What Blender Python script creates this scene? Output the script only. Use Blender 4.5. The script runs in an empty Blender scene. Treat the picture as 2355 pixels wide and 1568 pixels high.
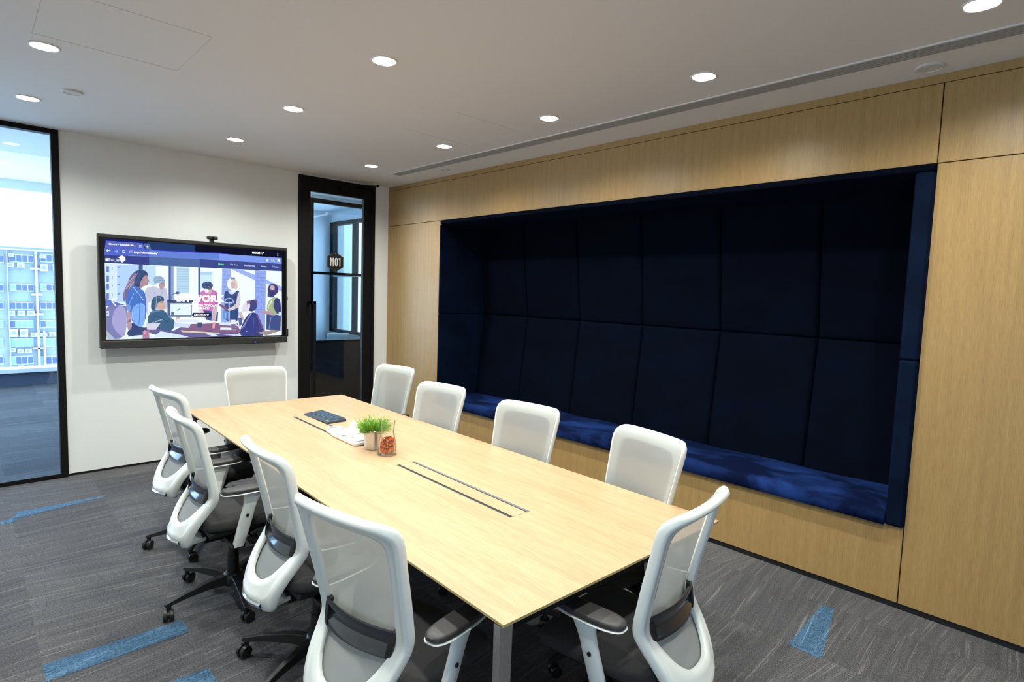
import bpy, bmesh, math, random
from mathutils import Vector, Matrix
random.seed(7)
PI = math.pi
R = math.radians
sc = bpy.context.scene
C = bpy.data.collections.new('meeting_room'); sc.collection.children.link(C)

# ------------------------------------------------------------------ camera, world, exposure
F, CX, CY, CZ = 1316.58, -3.58774, -5.87061, 1.62971
YAW, PITCH, ROLL = -0.765095, 0.0821847, 0.032595
_f = Vector((-math.sin(YAW)*math.cos(PITCH), math.cos(YAW)*math.cos(PITCH), -math.sin(PITCH)))
_r = Vector((math.cos(YAW), math.sin(YAW), 0)); _u = _r.cross(_f)
_r, _u = math.cos(ROLL)*_r + math.sin(ROLL)*_u, -math.sin(ROLL)*_r + math.cos(ROLL)*_u
cam = bpy.data.cameras.new('camera'); co = bpy.data.objects.new('camera', cam); C.objects.link(co)
co.matrix_world = Matrix(((_r.x, _u.x, -_f.x, CX), (_r.y, _u.y, -_f.y, CY), (_r.z, _u.z, -_f.z, CZ), (0, 0, 0, 1)))
cam.sensor_width = 36; cam.lens = F/2355*36; cam.clip_start = .02; cam.clip_end = 400
sc.camera = co
def at(px, py, axis, val):
    """the point of a plane (axis = val) seen at a pixel of the photograph"""
    d = _f + (px-1177.5)/F*_r - (py-784)/F*_u
    o = Vector((CX, CY, CZ)); t = (val-o[axis])/d[axis]
    return o + t*d

w = bpy.data.worlds.new('sky'); sc.world = w; w.use_nodes = True
bg = w.node_tree.nodes['Background']; bg.inputs[0].default_value = (.74, .87, 1, 1); bg.inputs[1].default_value = 7.5
sc.view_settings.view_transform = 'Standard'; sc.view_settings.look = 'None'
sc.view_settings.gamma = 1; sc.view_settings.use_curve_mapping = False
sc.view_settings.exposure = 0.0
sc.cycles.use_denoising = True
sc.cycles.max_bounces = 7; sc.cycles.diffuse_bounces = 4; sc.cycles.transparent_max_bounces = 16
sc.cycles.use_adaptive_sampling = True; sc.cycles.adaptive_threshold = .05; sc.cycles.adaptive_min_samples = 16
sc.cycles.glossy_bounces = 3; sc.cycles.transmission_bounces = 4
sc.cycles.caustics_reflective = False; sc.cycles.caustics_refractive = False
sc.cycles.sample_clamp_indirect = 6
LAMP_W = 71.0            # each ceiling downlight, watts
LAMP_COL = (.985, 1.0, .925)
H = 2.8                  # ceiling height

# ------------------------------------------------------------------ materials
def mat(name, col, rough=.5, metal=0, **kw):
    m = bpy.data.materials.new(name); m.use_nodes = True
    b = m.node_tree.nodes['Principled BSDF']
    b.inputs['Base Color'].default_value = (*col, 1); b.inputs['Roughness'].default_value = rough
    b.inputs['Metallic'].default_value = metal
    for k, v in kw.items():
        b.inputs[k.replace('_', ' ')].default_value = v
    return m
def nodes(m):
    nt = m.node_tree; return nt, nt.nodes, nt.links, nt.nodes['Principled BSDF']
def objcoord(nt, scale=(1, 1, 1), rot=(0, 0, 0)):
    tc = nt.nodes.new('ShaderNodeTexCoord'); mp = nt.nodes.new('ShaderNodeMapping')
    mp.inputs['Scale'].default_value = scale; mp.inputs['Rotation'].default_value = rot
    nt.links.new(tc.outputs['Object'], mp.inputs['Vector']); return mp.outputs[0]
def ramp(nt, fac, stops):
    r = nt.nodes.new('ShaderNodeValToRGB'); nt.links.new(fac, r.inputs[0])
    e = r.color_ramp.elements
    while len(e) < len(stops): e.new(.5)
    for x, (p, c) in zip(e, stops): x.position = p; x.color = (*c, 1)
    return r.outputs[0]
def noise(nt, vec, scale, detail=4, rough=.6, dist=0):
    n = nt.nodes.new('ShaderNodeTexNoise'); n.inputs['Scale'].default_value = scale
    n.inputs['Detail'].default_value = detail; n.inputs['Roughness'].default_value = rough
    n.inputs['Distortion'].default_value = dist
    if vec is not None: nt.links.new(vec, n.inputs['Vector'])
    return n.outputs['Fac']
def mixc(nt, fac, a, b, mode='MIX'):
    m = nt.nodes.new('ShaderNodeMix'); m.data_type = 'RGBA'; m.blend_type = mode
    for s, v in ((0, fac), (6, a), (7, b)):
        if hasattr(v, 'links') or hasattr(v, 'is_output'): nt.links.new(v, m.inputs[s])
        else: m.inputs[s].default_value = v if s == 0 else (*v, 1)
    return m.outputs[2]
def bump(nt, b, h, strength=.1, dist=.002):
    n = nt.nodes.new('ShaderNodeBump'); n.inputs['Strength'].default_value = strength; n.inputs['Distance'].default_value = dist
    nt.links.new(h, n.inputs['Height']); nt.links.new(n.outputs[0], b.inputs['Normal'])
def wood(name, cols, scale, rough, fine=1.0):
    m = mat(name, cols[1], rough); nt, N, L, b = nodes(m)
    v = objcoord(nt, scale)
    big = noise(nt, v, 1.6, 3, .5); finer = noise(nt, v, 9*fine, 6, .7)
    c = ramp(nt, finer, [(.3, cols[0]), (.5, cols[1]), (.72, cols[2])])
    c2 = ramp(nt, big, [(.3, (.90, .88, .85)), (.7, (1.06, 1.05, 1.04))])
    L.new(mixc(nt, 1.0, c, c2, 'MULTIPLY'), b.inputs['Base Color'])
    bump(nt, b, finer, .08, .001)
    return m
def plain(name, col, rough, nscale=40, amt=.03, bstr=.05):
    m = mat(name, col, rough); nt, N, L, b = nodes(m)
    n = noise(nt, objcoord(nt), nscale, 5, .6)
    lo = tuple(x*(1-amt) for x in col); hi = tuple(min(1, x*(1+amt)) for x in col)
    L.new(ramp(nt, n, [(.3, lo), (.7, hi)]), b.inputs['Base Color'])
    if bstr: bump(nt, b, n, bstr, .001)
    return m
def glass(name, tint, refl=.06, opac=0, rough=0.0):
    m = bpy.data.materials.new(name); m.use_nodes = True; nt = m.node_tree; nt.nodes.clear()
    o = nt.nodes.new('ShaderNodeOutputMaterial'); t = nt.nodes.new('ShaderNodeBsdfTransparent'); g = nt.nodes.new('ShaderNodeBsdfGlossy')
    t.inputs[0].default_value = (*tint, 1); g.inputs['Roughness'].default_value = rough
    f = nt.nodes.new('ShaderNodeLayerWeight'); f.inputs[0].default_value = .12
    mr = nt.nodes.new('ShaderNodeMapRange'); mr.inputs['To Min'].default_value = refl*.7; mr.inputs['To Max'].default_value = .7
    nt.links.new(f.outputs['Fresnel'], mr.inputs[0])
    mx = nt.nodes.new('ShaderNodeMixShader'); nt.links.new(mr.outputs[0], mx.inputs[0])
    nt.links.new(t.outputs[0], mx.inputs[1]); nt.links.new(g.outputs[0], mx.inputs[2]); nt.links.new(mx.outputs[0], o.inputs[0])
    return m
_em = {}
def emis(col, s=1.0):
    k = (*col, s)
    if k in _em: return _em[k]
    m = bpy.data.materials.new('screen_light'); m.use_nodes = True; nt = m.node_tree; nt.nodes.clear()
    o = nt.nodes.new('ShaderNodeOutputMaterial'); e = nt.nodes.new('ShaderNodeEmission')
    e.inputs[0].default_value = (*col, 1); e.inputs[1].default_value = s; nt.links.new(e.outputs[0], o.inputs[0])
    _em[k] = m; return m

M = {}
M['paint'] = plain('wall_paint', (.79, .81, .80), .75, 90, .015, .04)
M['ceil'] = plain('ceiling_paint', (.74, .74, .73), .85, 60, .01, .02)
M['white_wall'] = plain('office_white_paint', (.74, .77, .80), .8, 60, .01, .02)
M['oak'] = wood('oak_veneer_wall', [(.300, .182, .064), (.375, .237, .090), (.44, .290, .122)], (22, 22, .9), .38, 1.6)
M['table'] = wood('pale_ash_table', [(.45, .282, .155), (.515, .335, .192), (.56, .376, .226)], (18, 1.0, 18), .42, 1.0)
M['edge'] = wood('ply_edge', [(.40, .30, .12), (.50, .38, .17), (.58, .46, .22)], (4, 4, 60), .5)
M['black_metal'] = plain('black_powder_coat', (.004, .004, .0045), .6, 200, .1, .03); M['black_metal'].node_tree.nodes['Principled BSDF'].inputs['Specular IOR Level'].default_value = .2
M['black_plastic'] = plain('black_plastic', (.010, .010, .011), .42, 250, .1, .05)
M['dark_fabric'] = plain('charcoal_seat_fabric', (.022, .021, .023), .9, 500, .35, .4)
M['white_plastic'] = plain('white_plastic', (.76, .79, .76), .32, 120, .01, .01)
M['chrome'] = mat('chrome', (.72, .74, .78), .12, 1)
M['steel'] = plain('brushed_steel', (.62, .62, .62), .32, 90, .08, .02); M['steel'].node_tree.nodes['Principled BSDF'].inputs['Metallic'].default_value = 1
M['alu'] = mat('aluminium', (.62, .63, .68), .35, 1)
M['lumbar'] = mat('smoky_lumbar_plastic', (.022, .027, .036), .16, 0, Coat_Weight=.6)
M['pad'] = plain('arm_pad_rubber', (.030, .028, .030), .5, 300, .1, .06)
M['darkgrey'] = plain('dark_grey_housing', (.024, .025, .0245), .42, 200, .05, .02)
M['screen_black'] = mat('black_screen_glass', (.006, .006, .008), .12)
M['gap'] = mat('shadow_gap', (.01, .008, .006), .9)
M['groove'] = mat('panel_groove', (.62, .62, .61), .9)
M['plinth'] = mat('black_plinth', (.01, .01, .011), .5)
M['glass'] = glass('clear_partition_glass', (.78, .90, 1.0), .05)
M['door_glass'] = glass('door_glass', (.86, .93, .95), .045)
M['clear'] = glass('clear_glass', (.995, .995, .995), .03)
M['louvre'] = plain('grey_louvre', (.30, .31, .31), .5, 60, .03, 0)
M['trim_white'] = plain('white_trim', (.72, .72, .71), .5, 60, .01, 0)
M['sensor'] = plain('sensor_cover', (.60, .60, .58), .5, 60, .01, 0)
M['lamp'] = emis((1, .97, .93), 14.0)
M['black_hole'] = mat('dark_slot', (.008, .008, .009), .7)
# velvet
def velvet(name, lo, hi, sheen, nap):
    m = mat(name, lo, .85); nt, N, L, b = nodes(m)
    v = objcoord(nt, (1.3, .7, 1)); n1 = noise(nt, v, 3.6, 5, .55, .5); n2 = noise(nt, objcoord(nt), 160, 3, .6)
    c = ramp(nt, n1, [(.44 if nap else .35, lo), (.78 if nap else .8, hi)])
    L.new(c, b.inputs['Base Color'])
    b.inputs['Sheen Weight'].default_value = sheen; b.inputs['Sheen Roughness'].default_value = .35
    b.inputs['Sheen Tint'].default_value = (.07, .17, .65, 1)
    b.inputs['Specular IOR Level'].default_value = .04
    bump(nt, b, n2, .25, .001); return m
M['velvet'] = velvet('navy_velvet', (.0010, .0021, .0065), (.0016, .0038, .012), .02, False)
M['velvet_seat'] = velvet('navy_velvet_nap_highlights', (.0022, .0055, .026), (.016, .048, .21), .12, True)  # brushed nap, with the seat's highlights painted in as brighter blue
M['velvet_side_lit'] = velvet('navy_velvet_side_lit', (.0022, .0055, .016), (.0045, .011, .032), .06, False)  # same velvet, painted lighter to stand for light on the side panels
# mesh fabric of the chair backs
def meshmat():
    m = mat('white_mesh_fabric', (.50, .52, .51), .7); nt, N, L, b = nodes(m)
    t = N.new('ShaderNodeBsdfTransparent'); tr = N.new('ShaderNodeBsdfTranslucent'); tr.inputs[0].default_value = (.5, .52, .5, 1)
    m1 = N.new('ShaderNodeMixShader'); m1.inputs[0].default_value = .35; L.new(b.outputs[0], m1.inputs[1]); L.new(tr.outputs[0], m1.inputs[2])
    m2 = N.new('ShaderNodeMixShader')
    m2.inputs[0].default_value = .80
    wn = noise(nt, objcoord(nt), 700, 2, .5); bump(nt, b, wn, .3, .001)
    L.new(t.outputs[0], m2.inputs[1]); L.new(m1.outputs[0], m2.inputs[2])
    L.new(m2.outputs[0], N['Material Output'].inputs[0]); return m
M['mesh'] = meshmat()
# carpet: planks with streaks of slightly different direction in every tile
def carpet(name, cols, tint=(1, 1, 1)):
    m = mat(name, cols[1], .95); nt, N, L, b = nodes(m)
    tc = N.new('ShaderNodeTexCoord')
    off = N.new('ShaderNodeVectorMath'); off.operation = 'ADD'; off.inputs[1].default_value = (2.872, 2.872, 0); L.new(tc.outputs['Object'], off.inputs[0])
    sn = N.new('ShaderNodeVectorMath'); sn.operation = 'SNAP'; sn.inputs[1].default_value = (.525, .525, 10); L.new(off.outputs[0], sn.inputs[0])
    wn = N.new('ShaderNodeTexWhiteNoise'); wn.noise_dimensions = '3D'; L.new(sn.outputs[0], wn.inputs['Vector'])
    mr = N.new('ShaderNodeMapRange'); mr.inputs['To Min'].default_value = -.22; mr.inputs['To Max'].default_value = .22; L.new(wn.outputs['Value'], mr.inputs[0])
    rot = N.new('ShaderNodeVectorRotate'); rot.rotation_type = 'Z_AXIS'; L.new(off.outputs[0], rot.inputs['Vector']); L.new(mr.outputs[0], rot.inputs['Angle'])
    sh = N.new('ShaderNodeVectorMath'); sh.operation = 'MULTIPLY_ADD'; sh.inputs[1].default_value = (1.6, 46, 1)
    L.new(rot.outputs[0], sh.inputs[0])
    wm = N.new('ShaderNodeVectorMath'); wm.operation = 'SCALE'; wm.inputs['Scale'].default_value = 13; L.new(wn.outputs['Color'], wm.inputs[0]); L.new(wm.outputs[0], sh.inputs[2])
    st = noise(nt, sh.outputs[0], 1.0, 3, .55); st2 = noise(nt, sh.outputs[0], 4.0, 2, .5)
    gr = N.new('ShaderNodeVectorMath'); gr.operation = 'MULTIPLY'; gr.inputs[1].default_value = (.45, 1, 1); L.new(rot.outputs[0], gr.inputs[0])
    fz = noise(nt, gr.outputs[0], 300, 4, .7)
    ls = N.new('ShaderNodeVectorMath'); ls.operation = 'MULTIPLY_ADD'; ls.inputs[1].default_value = (2.2, 95, 1); L.new(rot.outputs[0], ls.inputs[0]); L.new(wm.outputs[0], ls.inputs[2])
    st2 = noise(nt, ls.outputs[0], 1.0, 2, .4)
    c = ramp(nt, st, [(.25, cols[0]), (.50, cols[1]), (.68, cols[2]), (.78, cols[3])])
    streak = ramp(nt, st2, [(.62, (1, 1, 1)), (.70, (1.75, 1.7, 1.6))])
    c = mixc(nt, 1, c, streak, 'MULTIPLY')
    tv = ramp(nt, wn.outputs['Value'], [(0, (.84, .84, .86)), (1, (1.14, 1.13, 1.12))]); c = mixc(nt, 1, c, tv, 'MULTIPLY')
    c = mixc(nt, 1, c, ramp(nt, fz, [(.34, (.25, .25, .25)), (.66, (1.8, 1.8, 1.8))]), 'MULTIPLY')
    L.new(c, b.inputs['Base Color']); b.inputs['Specular IOR Level'].default_value = .1
    bump(nt, b, fz, .6, .004); return m
M['carpet'] = carpet('grey_plank_carpet', [(.077, .077, .083), (.094, .094, .100), (.118, .118, .123), (.162, .161, .160)])
M['carpet_blue'] = carpet('blue_carpet_inlay', [(.045, .095, .16), (.065, .135, .22), (.09, .17, .27), (.12, .21, .32)])
M['plant'] = plain('grass_leaf', (.13, .34, .02), .5, 60, .35, 0)
M['plant2'] = plain('grass_leaf_pale', (.24, .48, .06), .5, 60, .3, 0)
M['soil'] = mat('soil', (.03, .02, .012), .9)
M['paper'] = mat('tissue_paper', (.86, .87, .88), .8)
M['key'] = plain('keyboard_key', (.045, .075, .12), .45, 100, .1, 0)
M['kb'] = mat('keyboard_body', (.028, .045, .07), .45)

# ------------------------------------------------------------------ mesh helpers
def link(name, me, mats, parent=None, smooth=False, loc=None):
    if not isinstance(mats, (list, tuple)): mats = [mats]
    for m in mats: me.materials.append(m)
    if smooth:
        for p in me.polygons: p.use_smooth = True
    o = bpy.data.objects.new(name, me); C.objects.link(o)
    if parent is not None: o.parent = parent
    if loc is not None: o.location = loc
    return o
def obj(name, bm, mats, parent=None, smooth=False, bevel=0, seg=2, loc=None, angle=None):
    bmesh.ops.recalc_face_normals(bm, faces=bm.faces)
    me = bpy.data.meshes.new(name); bm.to_mesh(me); bm.free()
    o = link(name, me, mats, parent, smooth or angle is not None or bevel > 0, loc)
    if bevel:
        b = o.modifiers.new('bevel', 'BEVEL'); b.width = bevel; b.segments = seg; b.limit_method = 'ANGLE'; b.angle_limit = R(40)
        b.harden_normals = True
    if angle is not None:
        me.set_sharp_from_angle(angle=R(angle))
    elif bevel:
        me.set_sharp_from_angle(angle=R(35))
    return o
def B(): return bmesh.new()
def box(bm, x0, x1, y0, y1, z0, z1, mi=0, xf=None):
    vs = [bm.verts.new((x, y, z)) for z in (z0, z1) for y in (y0, y1) for x in (x0, x1)]
    if xf is not None:
        for v in vs: v.co = xf @ v.co
    for f in ((0, 2, 3, 1), (4, 5, 7, 6), (0, 1, 5, 4), (2, 6, 7, 3), (0, 4, 6, 2), (1, 3, 7, 5)):
        bm.faces.new([vs[i] for i in f]).material_index = mi
    return vs
def hexa(bm, p, mi=0):   # 8 points: bottom 4 round, top 4 round
    vs = [bm.verts.new(q) for q in p]
    for f in ((3, 2, 1, 0), (4, 5, 6, 7), (0, 1, 5, 4), (1, 2, 6, 5), (2, 3, 7, 6), (3, 0, 4, 7)):
        bm.faces.new([vs[i] for i in f]).material_index = mi
def loft(bm, rings, close=True, cap=True, mi=0):
    vr = [[bm.verts.new(p) for p in r] for r in rings]
    n = len(vr[0])
    for a, b in zip(vr, vr[1:]):
        for i in range(n if close else n-1):
            j = (i+1) % n
            bm.faces.new((a[i], a[j], b[j], b[i])).material_index = mi
    if cap:
        bm.faces.new(list(reversed(vr[0]))).material_index = mi; bm.faces.new(vr[-1]).material_index = mi
    return vr
def lathe(bm, prof, n=32, cx=0, cy=0, cap=True, mi=0):
    loft(bm, [[(cx+r*math.cos(2*PI*i/n), cy+r*math.sin(2*PI*i/n), z) for i in range(n)] for r, z in prof], True, cap, mi)
def cyl(bm, p, q, r, r2=None, n=20, mi=0):
    p, q = Vector(p), Vector(q); r2 = r if r2 is None else r2
    d = (q-p).normalized(); a = d.orthogonal().normalized(); b = d.cross(a)
    loft(bm, [[c+(a*math.cos(2*PI*i/n)+b*math.sin(2*PI*i/n))*rr for i in range(n)] for c, rr in ((p, r), (q, r2))], mi=mi)
def tube(bm, pts, r, n=10, mi=0):
    pts = [Vector(p) for p in pts]; rings = []
    t0 = (pts[1]-pts[0]).normalized(); a = t0.orthogonal().normalized()
    for i, p in enumerate(pts):
        t = (pts[min(i+1, len(pts)-1)]-pts[max(i-1, 0)]).normalized()
        a = (a-t*a.dot(t)).normalized(); b = t.cross(a); rr = r[i] if isinstance(r, (list, tuple)) else r
        rings.append([p+(a*math.cos(2*PI*k/n)+b*math.sin(2*PI*k/n))*rr for k in range(n)])
    loft(bm, rings, mi=mi)
def thing(name, label, cat, loc=(0, 0, 0), rz=0, group=None):
    o = bpy.data.objects.new(name, None); C.objects.link(o); o.empty_display_size = .1
    o.location = loc; o.rotation_euler = (0, 0, rz); tag(o, label, cat, group); return o
def tag(o, label, cat, group=None):
    o['label'] = label; o['category'] = cat
    if group: o['group'] = group
    return o
def struct(name, bm=None, m=None, parent=None, **k):
    if bm is None:
        o = bpy.data.objects.new(name, None); C.objects.link(o)
        if parent: o.parent = parent
    else: o = obj(name, bm, m, parent, **k)
    if parent is None: o['kind'] = 'structure'
    return o
def copy_tree(o, parent=None):
    c = o.copy(); C.objects.link(c)
    if parent: c.parent = parent
    for ch in list(o.children): copy_tree(ch, c)
    return c
def interp(tab, z):
    if z <= tab[0][0]: return tab[0][1]
    for i in range(len(tab)-1):
        (a, va), (b, vb) = tab[i], tab[i+1]
        if z <= b:
            t = (z-a)/(b-a); m0 = (vb-(tab[i-1][1] if i else va))/(b-(tab[i-1][0] if i else a)) if i else (vb-va)/(b-a)
            m1 = (tab[i+2][1]-va)/(tab[i+2][0]-a) if i+2 < len(tab) else (vb-va)/(b-a)
            h = b-a
            return (2*t**3-3*t*t+1)*va+(t**3-2*t*t+t)*h*m0+(3*t*t-2*t**3)*vb+(t**3-t*t)*h*m1
    return tab[-1][1]
def text_bm(bm, s, put, mi, bold=.0, font_w=None):
    """lettering as flat faces; put(u, v) maps the unit box of the words to a point"""
    cu = bpy.data.curves.new('words', 'FONT'); cu.body = s; cu.offset = bold; cu.resolution_u = 3
    o = bpy.data.objects.new('words', cu); C.objects.link(o)
    dg = bpy.context.evaluated_depsgraph_get(); me = bpy.data.meshes.new_from_object(o.evaluated_get(dg))
    xs = [v.co.x for v in me.vertices]; ys = [v.co.y for v in me.vertices]
    x0, x1, y0, y1 = min(xs), max(xs), min(ys), max(ys)
    vs = [bm.verts.new(put((v.co.x-x0)/(x1-x0), (v.co.y-y0)/(y1-y0))) for v in me.vertices]
    for p in me.polygons:
        try: bm.faces.new([vs[i] for i in p.vertices]).material_index = mi
        except ValueError: pass
    bpy.data.objects.remove(o); bpy.data.meshes.remove(me)

# ------------------------------------------------------------------ room shell
XL, YR = -5.0, -8.2      # left wall, rear wall
bm = B()
def fq(pts, z, mi):
    f = bm.faces.new([bm.verts.new((x, y, z)) for x, y in pts]); f.material_index = mi
fq([(XL-.6, YR), (1.4, YR), (1.4, 5.6), (XL-.6, 5.6)], 0, 0)
e = .0012
for q in ([(-3.397, -3.01), (-2.872, -3.003), (-2.872, -2.876), (-3.397, -2.871)],
          [(-3.375, -.858), (-3.375, -.712), (-2.851, -.70), (-2.851, -.72)],
          [(-3.46, -.86), (-3.46, -.93), (-3.375, -.90), (-3.375, -.80)],
          [(-3.397, -3.46), (-2.885, -3.456), (-2.885, -3.336), (-3.397, -3.33)],
          [(-.79, -5.08), (-.272, -4.975), (-.272, -4.915), (-.79, -4.93)],
          [(-3.922, -5.4), (-3.40, -5.36), (-3.40, -5.28), (-3.922, -5.22)],
          [(-1.32, .95), (-.80, 1.0), (-.80, 1.1), (-1.32, 1.06)],
          [(-3.9, 3.0), (-3.4, 3.02), (-3.4, 3.12), (-3.9, 3.1)]):
    fq(q, e, 1)
floor = struct('floor', bm, [M['carpet'], M['carpet_blue']])

bm = B(); box(bm, XL, .62, YR, 0.1, H, H+.12); ceiling = struct('ceiling', bm, M['ceil'])
# hairline access panels in the ceiling
for x0, x1, y0, y1 in ((-3.31, -2.69, -2.81, -2.19), (-1.245, -.63, -2.81, -2.21)):
    bm = B(); t = .0016
    for a in ((x0, x1, y0, y0+t), (x0, x1, y1-t, y1), (x0, x0+t, y0, y1), (x1-t, x1, y0, y1)): box(bm, *a, H-.0012, H+.002)
    obj('access_panel_joint', bm, M['groove'], ceiling)

# end wall with the display
we = struct('wall_end')
bm = B(); box(bm, -3.003, -1.064, 0, .12, .022, H); obj('wall_panel', bm, M['paint'], we)
bm = B(); box(bm, -.178, 0.02, 0, .12, .022, H); obj('wall_panel', bm, M['paint'], we)
bm = B(); box(bm, -1.064, -.178, 0, .12, 2.782, H); obj('wall_panel', bm, M['paint'], we)
bm = B(); box(bm, -3.003, -1.064, .012, .12, 0, .024); struct('baseboard_end', bm, M['plinth'])
bm = B(); box(bm, -.178, -.0, .012, .12, 0, .024); struct('baseboard_corner', bm, M['plinth'])

# glazed partition at the left
w1 = struct('window_1')
for n, a in (('frame_rail', (XL, -3.003, -.02, .06, 2.762, H)), ('frame_rail', (XL, -3.003, -.02, .06, 0, .036)), ('frame_stile', (-3.052, -3.003, -.02, .06, .036, 2.762))):
    bm = B(); box(bm, *a); obj(n, bm, M['black_metal'], w1, bevel=.003)
bm = B(); box(bm, XL, -3.052, .015, .023, .036, 2.762); obj('glass_pane', bm, M['glass'], w1)

# left wall: tall windows to the daylight, out of the photograph
wl = struct('wall_left')
for a in ((XL-.15, XL, YR, 0.1, 0, .35), (XL-.15, XL, YR, 0.1, 2.62, H), (XL-.15, XL, YR, -7.9, .35, 2.62), (XL-.15, XL, -6.8, 0.1, .35, 2.62)):
    bm = B(); box(bm, *a); obj('wall_panel', bm, M['paint'], wl)
w2 = struct('window_2')
bm = B()
for y in (-7.9, -7.35, -6.85): box(bm, XL-.11, XL-.05, y, y+.05, .35, 2.62)
box(bm, XL-.11, XL-.05, -7.9, -6.8, .35, .40); box(bm, XL-.11, XL-.05, -7.9, -6.8, 2.57, 2.62)
obj('window_frame', bm, M['black_metal'], w2)
bm = B(); box(bm, XL-.085, XL-.077, -7.9, -6.8, .40, 2.57); obj('glass_pane', bm, M['glass'], w2)
bm = B(); box(bm, XL-.15, .62, YR-.12, YR, 0, H); struct('wall_rear', bm, M['paint'])

# wood-panelled right wall round the alcove
YA0, YA1, ZA0, ZA1 = -1.033, -5.199, .451, 2.359    # alcove opening
wr = struct('wall_right'); g = .0035; T = .022
def wpanel(y0, y1, z0, z1, x=0):
    bm = B(); box(bm, x, x+T, y1, y0, z0, z1); obj('veneer_panel', bm, M['oak'], wr, bevel=.0012, seg=1)
wpanel(0, YA0, .035, ZA1-g); wpanel(0, YA1+g*.6, ZA1+g*.3, 2.752); wpanel(0, YR, 2.756, H, .003)
wpanel(YA0, YA1+g*.6, .035, ZA0); wpanel(YA1-g*.9, YR, .035, ZA1-g); wpanel(YA1-g*.9, YR, ZA1+g*.3, 2.752)
bm = B()
box(bm, T+.002, T+.08, YR, YA1-.06, 0, H); box(bm, T+.002, T+.08, YA0+.06, .1, 0, H); box(bm, T+.002, T+.08, YA1-.06, YA0+.06, ZA1+.06, H); box(bm, T+.002, T+.08, YA1-.06, YA0+.06, 0, ZA0-.06)
obj('wall_backing', bm, M['gap'], wr)
bm = B(); box(bm, .012, T+.001, YR, 0, 0, .035); struct('baseboard_right', bm, M['plinth'])
bm = B(); box(bm, .72, .76, YR, .1, 0, H); struct('wall_outer', bm, M['gap'])

# ------------------------------------------------------------------ upholstered alcove
al = thing('alcove_bench', 'navy blue velvet padded alcove bench built into the oak wall', 'bench', (0, 0, 0))
def pad_quad(name, quad, nrm, th=.035, puff=.010, parent=al, m='velvet', nu=14, nv=14):
    """an upholstered panel: the quad is its outline, bulging along nrm with rolled edges"""
    q = [Vector(p) for p in quad]; nrm = Vector(nrm).normalized(); bm = B(); grid = []
    def ease(t): return t if False else (1-math.cos(PI*t))/2*.35+t*.65
    us = [0, .012, .03, .06]+[.06+.88*i/(nu-1) for i in range(1, nu-1)]+[.94, .97, .988, 1]
    for v in us:
        row = []
        for u in us:
            p = (q[0]*(1-u)+q[1]*u)*(1-v)+(q[3]*(1-u)+q[2]*u)*v
            du = min(u, 1-u)*(q[1]-q[0]).length; dv = min(v, 1-v)*(q[3]-q[0]).length; d = min(du, dv)
            h = th*min(1, math.sqrt(max(0, 1-(1-min(1, d/.022))**2)))
            h += puff*math.sin(PI*u)**.6*math.sin(PI*v)**.6
            row.append(bm.verts.new(p+nrm*h))
        grid.append(row)
    n = len(us)
    for i in range(n-1):
        for j in range(n-1): bm.faces.new((grid[i][j], grid[i][j+1], grid[i+1][j+1], grid[i+1][j]))
    back = [bm.verts.new(grid[i][j].co-nrm*.02) for i, j in ((0, 0), (0, n-1), (n-1, n-1), (n-1, 0))]
    bm.faces.new(back)
    for k, edge in enumerate(([grid[0][j] for j in range(n)], [grid[i][n-1] for i in range(n)], [grid[n-1][j] for j in range(n-1, -1, -1)], [grid[i][0] for i in range(n-1, -1, -1)])):
        bm.faces.new([back[k]]+edge+[back[(k+1) % 4]])
    o = obj(name, bm, M[m], parent, smooth=True, angle=50); return o
DB, DM, ZM = .485+.035, .595+.035, 1.40      # depth of the back at top/bottom and at its crease
n_col = 6; sp = (YA1-YA0)/n_col
for i in range(n_col):
    ya, yb = YA0+sp*i, YA0+sp*(i+1)
    up = [(DM, ya, ZM), (DM, yb, ZM), (DB, yb, ZA1-.012), (DB, ya, ZA1-.012)]
    lo = [(DB, ya, .46), (DB, yb, .46), (DM, yb, ZM), (DM, ya, ZM)]
    pad_quad('back_panel', up, (-1, 0, -.11)); pad_quad('back_panel', lo, (-1, 0, .11))
PR = -.026                                     # how far the lining stands proud of the wood
def lining(name, y0, y1, z0, z1, xb0, xb1=None, m='velvet'):
    """padded slab from its rolled front edge at x = PR back to x = xb (bottom) / xb1 (top)"""
    xb1 = xb0 if xb1 is None else xb1; bm = B()
    hexa(bm, [(PR, y0, z0), (xb0, y0, z0), (xb0, y1, z0), (PR, y1, z0), (PR, y0, z1), (xb1, y0, z1), (xb1, y1, z1), (PR, y1, z1)])
    return obj(name, bm, M['velvet_side_lit' if name == 'side_panel' else m], al, bevel=.016, seg=4)
lining('top_panel', YA1, YA0, ZA1-.042, ZA1-.001, .53)
th = .022
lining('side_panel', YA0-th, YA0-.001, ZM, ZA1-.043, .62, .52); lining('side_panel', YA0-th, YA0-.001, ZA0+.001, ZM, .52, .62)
th = .085
lining('side_panel', YA1+.001, YA1+th, ZM-.05, ZA1-.04, .62, .52); lining('side_panel', YA1+.001, YA1+th, ZA0+.001, ZM-.05, .52, .61)
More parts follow.
